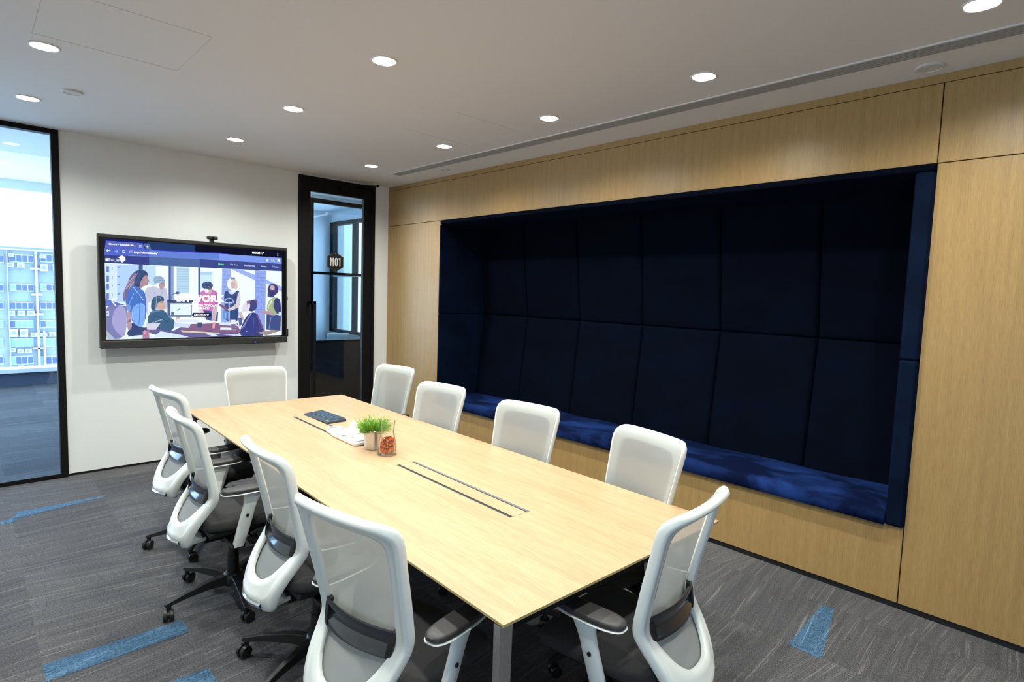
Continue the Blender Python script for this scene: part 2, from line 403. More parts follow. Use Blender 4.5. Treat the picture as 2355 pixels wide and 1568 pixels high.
def cushion(y0, y1):
    bm = B(); xs = [PR-.006, PR-.012, PR-.010, PR, PR+.02, PR+.05, .1, .2, .3, .4, .5]
    zs = [.452, .466, .50, .525, .540, .546, .548, .548, .546, .542, .536]
    n = 22; rings = []
    for k in range(n+1):
        y = y0+(y1-y0)*k/n; dd = min(y-y0, y1-y); s = math.sqrt(max(0, 1-(1-min(1, dd/.02))**2))
        rings.append([(x, y, .452+(z-.452)*(.9+.1*s)+.004*math.sin(9*y+5*x)*(z > .53)) for x, z in zip(xs, zs)]+[(.5, y, .452)])
    loft(bm, rings); return obj('seat_cushion', bm, M['velvet_seat'], al, smooth=True, angle=60)
cushion(YA0-.024, -2.99); cushion(-2.992, YA1+.087)

# ------------------------------------------------------------------ door
d1 = struct('door_1'); DX0, DX1 = -1.062, -.18
for n, a in (('door_frame', (DX0, DX0+.03, -.02, .10, 0, 2.78)), ('door_frame', (DX1-.035, DX1, -.02, .10, 0, 2.78)), ('door_frame', (DX0+.03, DX1-.035, -.02, .10, 2.745, 2.78))):
    bm = B(); box(bm, *a); obj(n, bm, M['black_metal'], d1, bevel=.002)
lx0, lx1 = DX0+.033, DX1-.038
bm = B()
box(bm, lx0, -.937, -.012, .033, .008, 2.742); box(bm, -.322, lx1, -.012, .033, .008, 2.742)
box(bm, -.937, -.322, -.012, .033, 2.628, 2.742); box(bm, -.937, -.322, -.012, .033, .008, .16)
obj('door_leaf', bm, M['black_metal'], d1)
bm = B(); box(bm, -.937, -.322, .006, .016, .16, 2.628); obj('glass_pane', bm, M['door_glass'], d1)
bm = B(); box(bm, -.929, -.899, -.075, -.055, .30, 1.485); box(bm, -.972, -.899, -.075, -.055, 1.455, 1.485); box(bm, -.972, -.945, -.075, -.012, 1.455, 1.485)
box(bm, -.972, -.899, -.075, -.055, .30, .33); box(bm, -.972, -.945, -.075, -.012, .30, .33)
obj('pull_handle', bm, M['black_metal'], d1, bevel=.002)
for z in (.35, 1.05, 2.05, 2.42):
    bm = B(); cyl(bm, (lx1+.006, -.022, z-.06), (lx1+.006, -.022, z+.06), .008); obj('hinge', bm, M['black_metal'], d1, smooth=True, angle=40)
bm = B(); box(bm, -.62, -.34, -.055, -.014, 2.665, 2.725)
a, b2, c = Vector((-.56, -.065, 2.735)), Vector((-.27, -.22, 2.755)), Vector((-.40, -.03, 2.765))
tube(bm, [a, b2], .009); tube(bm, [b2, c], .009); cyl(bm, a-Vector((0, 0, .02)), a+Vector((0, 0, .015)), .014); cyl(bm, b2-Vector((0, 0, .012)), b2+Vector((0, 0, .012)), .013)
obj('door_closer', bm, M['black_metal'], d1, bevel=.002)

sg = thing('door_sign', 'black hexagonal sign plate reading M01 on the glass door', 'sign', (-.654, -.004, 1.912))
bm = B(); hp = [(.108*math.sin(k*PI/3)*1.0, .108*math.cos(k*PI/3)) for k in range(6)]
loft(bm, [[(x, y, z) for x, z in hp] for y in (.008, -.004)]); obj('sign_plate', bm, M['black_plastic'], sg, bevel=.0012, seg=1)
bm = B()
def bar(*pts):
    bm.faces.new([bm.verts.new((x, -.0052, z)) for x, z in pts])
h_ = .043; w_ = .011
bar((-.060, -h_), (-.060+w_, -h_), (-.060+w_, h_), (-.060, h_)); bar((-.020-w_, -h_), (-.020, -h_), (-.020, h_), (-.020-w_, h_))
bar((-.060+w_, h_), (-.060+w_, h_-.026), (-.040, -.020), (-.040, .004)); bar((-.040, .004), (-.040, -.020), (-.020-w_, h_-.026), (-.020-w_, h_))
def oval(k, t):
    a = 2*PI*k/32; e_ = .018-t, h_-t*.9; c_, s_ = math.cos(a), math.sin(a); r_ = (abs(c_)**2.8+abs(s_)**2.8)**(-1/2.8)
    return (.009+e_[0]*r_*c_, e_[1]*r_*s_)
for k in range(32): bar(oval(k, 0), oval(k+1, 0), oval(k+1, w_), oval(k, w_))
bar((.046, -h_), (.046+w_, -h_), (.046+w_, h_), (.046, h_)); bar((.036, h_-.016), (.046, h_-.016), (.046, h_), (.036, h_-.004))
obj('lettering', bm, mat('silver_lettering', (.62, .62, .62), .45), sg)['label'] = 'silver M01 lettering'
for z in (.09, -.09):
    bm = B(); cyl(bm, (0, -.0045, z), (0, -.0065, z), .005, n=12); obj('screw', bm, M['alu'], sg)

# ------------------------------------------------------------------ rooms beyond the glass
bo = struct('wall_office')
bm = B(); box(bm, -.34, -.262, 1.5, 5.5, 0, 3.05); obj('wall_panel', bm, M['white_wall'], bo)
bm = B(); box(bm, -.26, 1.35, 4.0, 4.08, 0, 3.05); obj('wall_panel', bm, M['white_wall'], bo)
bm = B(); box(bm, 1.27, 1.35, 1.5, 4.0, 0, .72); box(bm, 1.27, 1.35, 1.5, 4.0, 2.80, 3.05); obj('wall_panel', bm, M['white_wall'], bo)
bm = B(); box(bm, .76, 2.4, -.1, 0.02, 0, 3.05); box(bm, 2.3, 2.4, .02, 1.45, 0, 3.05); obj('wall_panel', bm, M['white_wall'], bo)
bm = B(); box(bm, 1.4, 2.4, .02, 1.45, -.06, 0); struct('floor_corridor', bm, M['carpet'])
bm = B(); box(bm, XL-.6, 2.4, .12, 1.5, H+.03, H+.15); box(bm, -.26, 1.36, 1.5, 4.08, 2.98, 3.1); struct('ceiling_corridor', bm, M['white_wall'])
bm = B(); box(bm, XL-.6, -.26, 1.5, 5.5, 3.06, 3.2); box(bm, XL-.6, -.26, 1.5, 1.56, 2.83, 3.06); struct('ceiling_office', bm, M['white_wall'])
# far window wall of the open office
wf = struct('wall_far'); bm = B(); box(bm, XL-.6, -.26, 5.47, 5.62, 0, .20); obj('wall_panel', bm, mat('navy_grey_dado', (.05, .07, .12), .7), wf)  # base wall under the sill, its shade painted in as dark navy
bm = B(); box(bm, XL-.6, -.26, 5.47, 5.62, 2.93, 3.06); obj('window_header', bm, M['white_wall'], wf)
bm = B(); box(bm, XL-.6, -.26, 5.40, 5.72, .20, .262); obj('window_sill', bm, M['white_wall'], wf, bevel=.004)
bm = B(); box(bm, XL-.7, XL-.6, .1, 5.6, 0, .5); box(bm, XL-.7, XL-.6, .1, 5.6, 2.75, 3.1); struct('wall_office_left', bm, M['white_wall'])
w3 = struct('window_3')
bm = B(); box(bm, XL-.6, -.26, 5.545, 5.553, .262, 2.93); obj('glass_pane', bm, M['clear'], w3)
bm = B()
for x in (-4.4, -1.9, -.4): box(bm, x, x+.06, 5.50, 5.60, .262, 2.93)
obj('window_frame', bm, M['alu'], w3)
# second partition: black framed glass opposite the door
w4 = struct('window_4'); y = 1.5
bm = B()
box(bm, -.26, -.222, y-.03, y+.03, 0, 2.80); box(bm, -.222, 1.24, y-.03, y+.03, 2.745, 2.80); box(bm, -.222, 1.24, y-.03, y+.03, 1.805, 1.84)
box(bm, -.222, 1.24, y-.03, y+.03, .885, .915); obj('window_frame', bm, M['black_metal'], w4)
bm = B(); box(bm, -.222, 1.24, y-.02, y+.02, 0, .885); obj('solid_panel', bm, mat('black_panel', (.013, .014, .018), .35), w4)
bm = B(); box(bm, -.222, 1.24, y-.004, y+.004, .915, 2.745); obj('glass_pane', bm, M['glass'], w4)
bm = B(); box(bm, 1.24, 2.4, y-.05, y+.03, 0, 3.05); box(bm, -.26, 1.24, y-.03, y+.03, 2.80, 3.05); obj('wall_panel', bm, M['white_wall'], bo)
# window of the room behind it
w5 = struct('window_5')
bm = B(); box(bm, 1.24, 1.33, 3.88, 4.0, .62, 2.80); box(bm, 1.24, 1.33, 1.53, 3.88, 2.74, 2.80); box(bm, 1.24, 1.33, 1.53, 3.88, .84, .89)
box(bm, 1.255, 1.315, 3.09, 3.20, .89, 2.74); box(bm, 1.24, 1.33, 2.1, 2.2, .89, 2.74); obj('window_frame', bm, M['black_metal'], w5)
bm = B(); box(bm, 1.245, 1.325, 1.53, 3.88, 1.83, 1.87); obj('transom', bm, M['louvre'], w5)
bm = B(); box(bm, 1.28, 1.288, 1.53, 3.88, .89, 2.74); obj('glass_pane', bm, M['clear'], w5)
bm = B(); box(bm, 1.16, 1.36, 1.53, 4.0, .72, .84); obj('sill_panel', bm, M['louvre'], w5)
bm = B(); box(bm, 1.9, 2.3, 4.76, 7.0, -2, 4.5); box(bm, 1.9, 2.3, 4.50, 4.76, -2, 4.5, 1); struct('outside_wall', bm, [M['louvre'], M['white_wall']])  # grey wall block and white pillar outside, seen through this window

# ------------------------------------------------------------------ building seen through the far window
FY = 85.0
def fr(x0, x1, y0, y1):       # rectangle of the facade plane covering a pixel box of the photograph
    a, b3 = at((x0+x1)/2, y0, 1, FY), at((x0+x1)/2, y1, 1, FY)
    return at(x0, (y0+y1)/2, 1, FY).x, at(x1, (y0+y1)/2, 1, FY).x, b3.z, a.z
bl = thing('apartment_building', 'pale blue-grey concrete apartment building outside the far office window', 'building', (2.0, FY, -14))
M['concrete'] = plain('pale_concrete', (.17, .20, .26), .9, .6, .12, 0); M['pane'] = mat('facade_pane', (.03, .05, .15), .3)
M['pane2'] = mat('facade_curtained_pane', (.13, .27, .36), .4); M['wframe'] = mat('facade_frame', (.33, .37, .43), .6)
def part(name, parent, x0, x1, y0, y1, z0, z1, m):
    bm = B(); o0 = parent
    off = Vector((0, 0, 0)); p = parent
    while p is not None: off += Vector(p.location); p = p.parent
    box(bm, x0-off.x, x1-off.x, y0-off.y, y1-off.y, z0-off.z, z1-off.z); return obj(name, bm, m, o0)
x0, x1, z0, z1 = fr(-120, 330, 571, 571); part('wall', bl, x0, x1, FY, FY+9, -14, z1, M['concrete'])
x0, x1, z0, z1 = fr(-120, 330, 576, 579); part('cornice', bl, x0, x1, FY-.35, FY, z0, z1, M['wframe'])
rows = [(585, 604, 0), (652, 670, 1), (694, 712, 0), (736, 754, 2), (777, 797, 3), (818, 838, 1)]
for x0p, x1p in ((-80, -34), (-26, 8), (22, 77), (92, 146), (168, 222), (238, 292)):
    for (yt, yb, k) in rows:
        x0, x1, z0, z1 = fr(x0p, x1p, yt, yb)
        wd = part('window', bl, x0, x1, FY-.12, FY+.02, z0, z1, M['wframe'])
        npn = 4 if x1p-x0p > 40 else 3
        for j in range(npn):
            a = x0+(x1-x0)*(j+.1)/npn; b4 = x0+(x1-x0)*(j+.92)/npn
            bm = B(); box(bm, a-bl.location.x, b4-bl.location.x, -.16, -.12, z0+.12+14, z1-.12+14)
            obj('pane', bm, M['pane2'] if (k == 2 and j > 0) or k == 3 or (k == 1 and j == 0) else M['pane'], wd)
for px, wdt in ((84, 5), (18, 2)):
    x0, x1, z0, z1 = fr(px-wdt/2, px+wdt/2, 577, 760)
    bm = B(); zz0 = -13 if px < 30 else z0
    box(bm, x0-2, x1-2, -.6, -.1, zz0+14, z1+14)
    if px > 30:
        for k in (0, .55): box(bm, x0-2+k, x0-2+.22+k, -.5, -.1, 1, z0+14)
        for yy in (618, 677, 722, 800): 
            zc = at(84, yy, 1, FY).z+14; box(bm, x0-2-.45, x1-2+.45, -.5, -.1, zc-.12, zc+.12)
    obj('drain_pipe', bm, M['wframe'], bl)
acs = [(80, 215, 150, 265), (190, 222, 270, 270), (450, 232, 535, 312), (590, 235, 655, 315), (95, 112, 155, 148), (440, 135, 505, 165),
       (92, 755, 165, 808), (195, 755, 278, 808), (305, 755, 385, 808), (115, 960, 198, 1045), (218, 960, 310, 1045), (340, 998, 415, 1045),
       (452, 1005, 525, 1042), (550, 992, 630, 1042), (108, 1175, 175, 1215), (193, 1188, 268, 1228), (280, 1185, 352, 1225), (200, 1368, 270, 1395), (300, 1368, 375, 1395)]
M['acw'] = mat('ac_casing', (.36, .39, .43), .6); M['acg'] = mat('ac_grille', (.12, .16, .22), .7)
for a in acs:
    x0, x1, z0, z1 = fr(a[0]/4.9, a[2]/4.9, 560+a[1]/4.9, 560+a[3]/4.9)
    u = thing('air_conditioner', 'white outdoor air conditioner unit hung on the apartment building facade', 'air conditioner', ((x0+x1)/2, FY-.55, z0), 0, 'air conditioners on the facade')
    bm = B(); box(bm, -(x1-x0)/2, (x1-x0)/2, -.22, .40, 0, z1-z0); obj('casing', bm, M['acw'], u)
    nf = 2 if z1-z0 > 1.15*(x1-x0)*.8 and z1-z0 > .95 else 1; rr = min(x1-x0, (z1-z0)/nf)*.36
    for k in range(nf):
        bm = B(); zc = (z1-z0)*(k+.5)/nf; cyl(bm, (-.05, -.22, zc), (-.05, -.25, zc), rr, n=16); obj('fan_grille', bm, M['acg'], u)

# ------------------------------------------------------------------ downlights
names = {(-.735, -.89): 'nearest the door', (-.735, -2.035): 'second from the door beside the slot vent', (-.735, -3.187): 'third from the door beside the slot vent',
         (-.735, -4.29): 'fourth from the door beside the slot vent', (-.715, -5.43): 'at the top right corner', (-1.955, -.865): 'in front of the wall display',
         (-1.97, -2.03): 'in the middle row behind the nearest one', (-1.985, -3.187): 'largest of the middle row above the table', (-3.24, -.87): 'left row over the glass partition',
         (-3.25, -2.03): 'left row nearest the camera'}
for ix, xs in enumerate((-3.245, -1.975, -.735)):
    for iy, ys in enumerate((-.87, -2.033, -3.187, -4.30, -5.43)):
        key = min(names, key=lambda k: (k[0]-xs)**2+(k[1]-ys)**2); close = (key[0]-xs)**2+(key[1]-ys)**2 < .01
        x, y = (key if close else (xs, ys))
        lab = 'round white recessed ceiling downlight, '+(names[key] if close else 'outside the picture above the near end of the room')
        t = thing('downlight', lab, 'ceiling light', (x, y, H), 0, 'recessed ceiling downlights')
        s = .056; k = .066
        bm = B()
        def sq(rad_, e_, q):
            a = 2*PI*q/36; c_, s_ = math.cos(a), math.sin(a); m_ = (abs(c_)**e_+abs(s_)**e_)**(-1/e_); return rad_*m_*c_, rad_*m_*s_
        prof_ = ((s, .004), (s, -.003), (s+.003, -.005), (k-.002, -.005), (k, -.001), (k, .004))
        loft(bm, [[(*sq(rd, 2.5, q), z) for q in range(36)] for rd, z in prof_], True, False)
        obj('trim_ring', bm, M['trim_white'], t, smooth=True, angle=40)
        bm = B(); loft(bm, [[(*sq(s-.0005, 2.5, q), z) for q in range(36)] for z in (-.003, .004)]); obj('lens', bm, M['lamp'], t)
        L = bpy.data.lights.new('downlight_beam', 'SPOT'); L.energy = LAMP_W; L.color = LAMP_COL; L.spot_size = R(156); L.spot_blend = .85; L.shadow_soft_size = .035
        lo = bpy.data.objects.new('downlight_beam', L); C.objects.link(lo); lo.parent = t; lo.location = (0, 0, -.02)

# ceiling slot diffuser and sensors
sl = thing('slot_diffuser', 'long grey linear air conditioning slot vent in the ceiling along the wood wall', 'air vent', (-.365, 0, H))
ya, yb = -.72, YR+.1
bm = B(); box(bm, -.062, -.052, yb, ya, -.006, .004); box(bm, .052, .062, yb, ya, -.006, .004); box(bm, -.052, .052, ya-.01, ya, -.006, .004); obj('frame', bm, M['trim_white'], sl)
bm = B(); box(bm, -.052, .052, yb, ya-.01, -.001, .004); obj('backing', bm, M['gap'], sl)
for k in range(5):
    x = -.042+.021*k; bm = B()
    hexa(bm, [(x-.009, yb, -.002), (x+.004, yb, -.002), (x+.004, ya-.01, -.002), (x-.009, ya-.01, -.002), (x-.005, yb, -.006), (x+.009, yb, -.006), (x+.009, ya-.01, -.006), (x-.005, ya-.01, -.006)])
    obj('louvre', bm, M['louvre'], sl)
for (x, y, r, lab) in ((-3.052, -1.265, .055, 'flush round sensor disc in the ceiling near the left glass partition'), (-.135, -5.16, .062, 'round ceiling sensor disc between the slot vent and wood wall, upper right'),
                       (-.205, -1.34, .045, 'small round ceiling sensor disc near the far end of the slot vent')):
    bm = B(); lathe(bm, [(r, .002), (r, -.006), (r*.93, -.010), (r*.8, -.010), (r*.78, -.007), (.001, -.008)], 32)
    tag(obj('ceiling_sensor', bm, M['sensor'], smooth=True, angle=40, loc=(x, y, H)), lab, 'sensor')

# ------------------------------------------------------------------ wall display
YT = -.15
tv = thing('wall_display', 'large black-framed touchscreen display on the end wall showing a web page', 'screen', (0, 0, 0))
tx0, tx1, tz0, tz1 = -2.786, -1.239, 1.072, 2.011; sx0, sx1, sz0, sz1 = -2.742, -1.293, 1.143, 1.972
bm = B(); box(bm, tx0, tx1, YT, YT+.055, tz1-.030, tz1); box(bm, tx0, tx0+.012, YT, YT+.055, tz0, tz1-.03); box(bm, tx1-.012, tx1, YT, YT+.055, tz0, tz1-.03)
box(bm, tx0+.012, tx1-.012, YT+.02, YT+.055, tz0, tz1-.03); obj('housing', bm, M['darkgrey'], tv, bevel=.004)
bm = B(); box(bm, tx0+.012, tx1-.012, YT+.002, YT+.02, tz0+.062, tz1-.03); obj('screen_glass', bm, M['screen_black'], tv)
bb = B(); box(bb, tx0+.002, tx1-.002, YT-.012, YT+.03, tz0-.004, tz0+.060); bb = obj('bottom_bar', bb, M['darkgrey'], tv, bevel=.006)
for k in range(7):
    p = at(582+k*5.6, 786.5, 1, YT-.013); bm = B(); cyl(bm, (p.x, YT-.0135, p.z), (p.x, YT-.011, p.z), .005, n=12)
    o = obj('button', bm, emis((.08, .05, 1), 2.5) if k == 1 else M['black_plastic'], bb)
    if k == 1: o['label'] = 'lit blue power button'
bm = B(); box(bm, -2.25, -1.75, -.097, -.0, 1.3, 1.75); obj('wall_bracket', bm, M['black_metal'], tv)
bm = B(); box(bm, -2.66, -1.36, -.097, -.06, 1.15, 1.9); obj('rear_cover', bm, M['darkgrey'], tv)
bm = B(); box(bm, tx1+.001, tx1+.014, YT+.005, YT+.05, 1.125, 1.205); obj('side_module', bm, M['black_plastic'], tv, bevel=.002)
bm = B(); tube(bm, [(tx1+.002+.012*math.sin(PI*k/10), YT+.02, 1.51-.022*math.cos(PI*k/10)) for k in range(11)], .0022, 6); obj('side_loop', bm, M['black_plastic'], tv, smooth=True)
wc = thing('webcam', 'small black webcam clipped on top of the wall display', 'camera', (-1.93, YT, tz1))
bm = B(); box(bm, -.045, .045, -.028, .012, .022, .05); obj('camera_body', bm, M['black_plastic'], wc, bevel=.009, seg=3)
bm = B(); box(bm, -.016, .016, -.012, .03, 0.001, .024); obj('clip', bm, M['black_plastic'], wc, bevel=.003)
bm = B(); cyl(bm, (0, -.030, .036), (0, -.027, .036), .009); obj('lens', bm, M['screen_black'], wc, smooth=True, angle=40)

# the picture on the screen: flat coloured shapes, each a hair in front of the last
scr = B(); smats = []; depth = [0]
def S(x, y):
    p = at(200+x/4.612, 500+y/4.612, 1, YT)
    return Vector((min(max(p.x, sx0), sx1), 0, min(max(p.z, sz0), sz1)))
def mi_of(c, s=1.0):
    m = emis(c, s)
    if m not in smats: smats.append(m)
    return smats.index(m)
SOFT = [False]
def soften(pts):
    for _ in range(2):
        q = []
        for a, b in zip(pts, pts[1:]+pts[:1]):
            q += [(a[0]*.75+b[0]*.25, a[1]*.75+b[1]*.25), (a[0]*.25+b[0]*.75, a[1]*.25+b[1]*.75)]
        pts = q
    return pts
def poly(pts, c, s=1.0):
    if SOFT[0] and len(pts) > 4 and len(pts) < 18: pts = soften(list(pts))
    depth[0] += 1; d = YT+.0018-.00002*depth[0]
    vs = []
    for p in pts:
        q = S(*p); q.y = d; vs.append(scr.verts.new(q))
    f = scr.faces.new(vs); f.material_index = mi_of(c, s); f.normal_update()
    if f.normal.y > 0: f.normal_flip()
    if len(pts) > 4: bmesh.ops.triangulate(scr, faces=[f])
def ell(cx, cy, rx, ry, c, s=1.0, n=20): poly([(cx+rx*math.cos(2*PI*i/n), cy+ry*math.sin(2*PI*i/n)) for i in range(n)], c, s)
def rect(x0, y0, x1, y1, c, s=1.0): poly([(x0, y0), (x1, y0), (x1, y1), (x0, y1)], c, s)
def words(t, x0, yb0, x1, yb1, h, c, s=1.0, bold=.02):
    depth[0] += 1; d = YT+.0018-.00002*depth[0]
    def put(u, v):
        q = S(x0+(x1-x0)*u, yb0+(yb1-yb0)*u-h*v); return (q.x, d, q.z)
    text_bm(scr, t, put, mi_of(c, s), bold)
def line(pts, wd, c, s=1.0):
    for (ax, ay), (bx, by) in zip(pts, pts[1:]):
        l = math.hypot(bx-ax, by-ay); nx, ny = -(by-ay)/l*wd/2, (bx-ax)/l*wd/2
        poly([(ax+nx, ay+ny), (bx+nx, by+ny), (bx-nx, by-ny), (ax-nx, ay-ny)], c, s)
WH = (.86, .93, 1); SK = (.62, .40, .38); NV = (.04, .07, .22)
poly([(170, 220), (1150, 285), (1150, 380), (170, 300)], (.012, .016, .14)); poly([(1150, 285), (2080, 340), (2080, 432), (1150, 380)], (.006, .006, .022))
poly([(640, 255), (1150, 290), (1150, 360), (640, 350)], (.02, .05, .16)); poly([(610, 330), (1500, 378), (1500, 402), (610, 350)], (.03, .03, .42))
poly([(200, 245), (590, 272), (622, 347), (190, 330)], (.10, .14, .55)); poly([(598, 274), (665, 280), (685, 348), (628, 345)], (.10, .17, .34))
poly([(170, 322), (660, 346), (660, 415), (170, 398)], (.10, .15, .60)); poly([(660, 346), (1400, 384), (1400, 452), (660, 415)], (.14, .24, .72)); poly([(1400, 384), (2080, 430), (2080, 492), (1400, 452)], (.22, .34, .90))
poly([(440, 403), (2060, 484), (2060, 492), (440, 409)], (.28, .42, 1))
poly([(170, 398), (660, 415), (660, 515), (170, 480)], (.045, .06, .26)); poly([(660, 415), (1200, 442), (1200, 538), (660, 510)], (.09, .16, .38)); poly([(1200, 442), (2080, 492), (2080, 572), (1200, 538)], (.055, .075, .28))
poly([(170, 480), (2080, 572), (2080, 1275), (170, 1310)], (.80, .95, 1), 1.15)
poly([(190, 490), (320, 495), (320, 900), (190, 880)], (.70, .88, 1)); poly([(320, 497), (550, 505), (550, 900), (320, 900)], (.48, .70, 1))
for yy in (515, 615, 700, 800):
    rect(205, yy, 234, yy+68, (.16, .24, .80)); rect(264, yy+8, 274, yy+38, (.35, .5, .85)); rect(325, yy+4, 348, yy+18, (.18, .28, .85))
poly([(590, 505), (730, 512), (730, 720), (590, 700)], (.55, .78, .98)); rect(950, 528, 1085, 800, (.50, .72, .90))
for yy in range(545, 760, 26): rect(955, yy, 1080, yy+8, (.38, .60, .85))
rect(1205, 575, 1330, 610, (.45, .68, .9)); rect(1205, 610, 1330, 760, (.66, .88, 1))
poly([(1435, 542), (1530, 547), (1525, 1150), (1420, 1150)], (.34, .46, .92)); poly([(1785, 560), (1900, 566), (1890, 1200), (1775, 1200)], (.30, .42, .90))
poly([(1530, 547), (1640, 553), (1785, 610), (1785, 668)], (.36, .48, .94)); poly([(1895, 655), (2070, 735), (2070, 790), (1895, 692)], (.36, .48, .94))
for k in range(11):
    yy = 575+k*38; line([(1438, yy), (1524, yy+4)], 4, (.20, .28, .75)); line([(1786, yy+18), (1890, yy+22)], 4, (.18, .26, .72))
    line([(1460+(k % 2)*34, yy), (1460+(k % 2)*34, yy+36)], 4, (.20, .28, .75)); line([(1815+(k % 2)*34, yy+18), (1815+(k % 2)*34, yy+54)], 4, (.18, .26, .72))
for a in ((550, 497, 592, 620), (866, 512, 890, 890), (1180, 528, 1200, 820)): rect(*a, (.08, .13, .34))
rect(890, 514, 920, 890, (.28, .38, .72))
SOFT[0] = True
# woman in denim, man with a beanie, seated woman at a monitor
poly([(380, 870), (385, 800), (420, 720), (450, 640), (490, 585), (540, 556), (600, 558), (645, 585), (652, 640), (620, 700), (560, 770), (520, 740), (440, 800), (400, 900)], (.20, .16, .32))
poly([(500, 580), (560, 556), (620, 562), (648, 600), (610, 680), (560, 740), (500, 730), (520, 640)], (.05, .09, .22))
for a in ((430, 700, 520, 600), (410, 760, 470, 690), (455, 735, 500, 680)): line([(a[0], a[1]), (a[2], a[3])], 10, (.55, .42, .52))
poly([(590, 640), (625, 605), (645, 625), (650, 650), (663, 678), (648, 690), (645, 722), (600, 726), (570, 760), (560, 700)], (.48, .30, .34))
poly([(460, 728), (500, 722), (560, 760), (605, 775), (632, 880), (635, 1000), (600, 1165), (520, 1155), (470, 1095), (445, 990), (402, 905), (430, 790)], (.08, .20, .62))
poly([(470, 960), (560, 900), (625, 930), (632, 1010), (600, 1166), (530, 1150), (475, 1095)], (.24, .46, .95)); line([(490, 735), (600, 880)], 8, (.45, .62, 1)); line([(500, 800), (440, 940)], 7, (.30, .45, .9))
poly([(410, 905), (470, 940), (465, 985), (425, 988)], (.20, .36, .80)); poly([(427, 988), (462, 985), (470, 1100), (478, 1165), (455, 1200), (430, 1190), (425, 1100)], (.52, .34, .42))
poly([(470, 1100), (530, 1152), (600, 1167), (632, 1165), (632, 1260), (425, 1265), (430, 1200), (478, 1180)], (.05, .08, .22))
poly([(605, 760), (700, 722), (740, 745), (800, 760), (842, 735), (862, 860), (850, 990), (640, 1090), (625, 900)], (.58, .60, .78)); poly([(650, 900), (700, 880), (690, 1000), (645, 1060)], (.85, .92, 1))
poly([(700, 640), (740, 618), (790, 622), (828, 665), (832, 700), (760, 690), (715, 705)], (.34, .48, .66)); poly([(760, 690), (825, 690), (828, 730), (800, 768), (770, 760)], (.50, .36, .42))
poly([(678, 985), (680, 900), (700, 850), (745, 828), (795, 832), (826, 868), (800, 905), (745, 905), (735, 975)], (.06, .13, .22)); poly([(742, 905), (815, 880), (826, 935), (822, 965), (790, 985), (748, 968)], (.66, .46, .38))
poly([(640, 1130), (645, 1050), (690, 985), (760, 975), (830, 990), (870, 1050), (945, 1100), (905, 1215), (780, 1195), (700, 1150)], (.06, .14, .26)); line([(690, 1120), (800, 1080)], 12, (.30, .48, .62)); line([(665, 1010), (780, 985)], 14, (.14, .28, .46))
poly([(930, 1090), (962, 1020), (985, 1000), (1000, 1035), (965, 1105)], (.66, .52, .48))
rect(850, 880, 1150, 900, (.05, .07, .16)); rect(853, 900, 1112, 1052, (.10, .14, .30)); rect(885, 912, 1104, 1034, (.82, .96, 1)); rect(893, 1005, 922, 1033, (.10, .14, .34)); line([(960, 990), (990, 960)], 7, (.14, .18, .42))
ell(960, 800, 22, 16, (.12, .14, .42)); line([(880, 830), (945, 800)], 8, (.15, .18, .4)); line([(890, 830), (905, 880)], 6, (.15, .18, .4))
# man in a red shirt, blonde woman
poly([(1188, 815), (1230, 765), (1340, 762), (1392, 800), (1392, 960), (1340, 1010), (1215, 1005), (1175, 900)], (.60, .18, .52)); poly([(1225, 800), (1330, 820), (1320, 960), (1220, 960)], (.72, .22, .48))
ell(1276, 720, 60, 42, (.05, .09, .22)); ell(1295, 772, 33, 40, (.66, .48, .50)); ell(1270, 775, 22, 28, (.90, .88, .95)); rect(1262, 740, 1322, 756, (.08, .1, .22))
poly([(1172, 900), (1200, 930), (1240, 1010), (1300, 1085), (1260, 1088), (1190, 1010)], (.80, .66, .72)); poly([(1235, 985), (1392, 1000), (1385, 1105), (1262, 1085)], (.06, .10, .26)); poly([(1335, 930), (1388, 940), (1365, 1090), (1318, 1110)], (.66, .50, .60))
ell(1546, 705, 62, 68, (.88, .92, .95)); poly([(1545, 640), (1585, 660), (1600, 720), (1590, 765), (1565, 770)], (.72, .66, .52)); ell(1548, 712, 26, 42, (.66, .50, .56)); rect(1525, 636, 1570, 655, (.16, .18, .42))
poly([(1450, 790), (1500, 768), (1545, 810), (1590, 768), (1622, 785), (1605, 900), (1612, 1105), (1530, 1115), (1448, 1075), (1462, 950)], (.05, .09, .26)); poly([(1492, 765), (1545, 800), (1590, 765), (1560, 815), (1510, 815)], (.62, .72, 1))
poly([(1600, 790), (1625, 800), (1632, 880), (1622, 950), (1510, 995), (1480, 975), (1580, 930)], (.74, .66, .70)); poly([(1395, 915), (1460, 935), (1500, 970), (1470, 985), (1400, 930)], (.25, .12, .28)); poly([(1442, 985), (1515, 1000), (1508, 1085), (1448, 1075)], (.16, .32, .72))
line([(1478+46*math.cos(PI*k/12)+30, 905-50*math.sin(PI*k/12)) for k in range(13)], 8, (.55, .70, .95)); line([(1465, 906), (1545, 906)], 9, (.75, .75, .85)); line([(1508, 910), (1508, 1130)], 12, (.50, .62, .92))
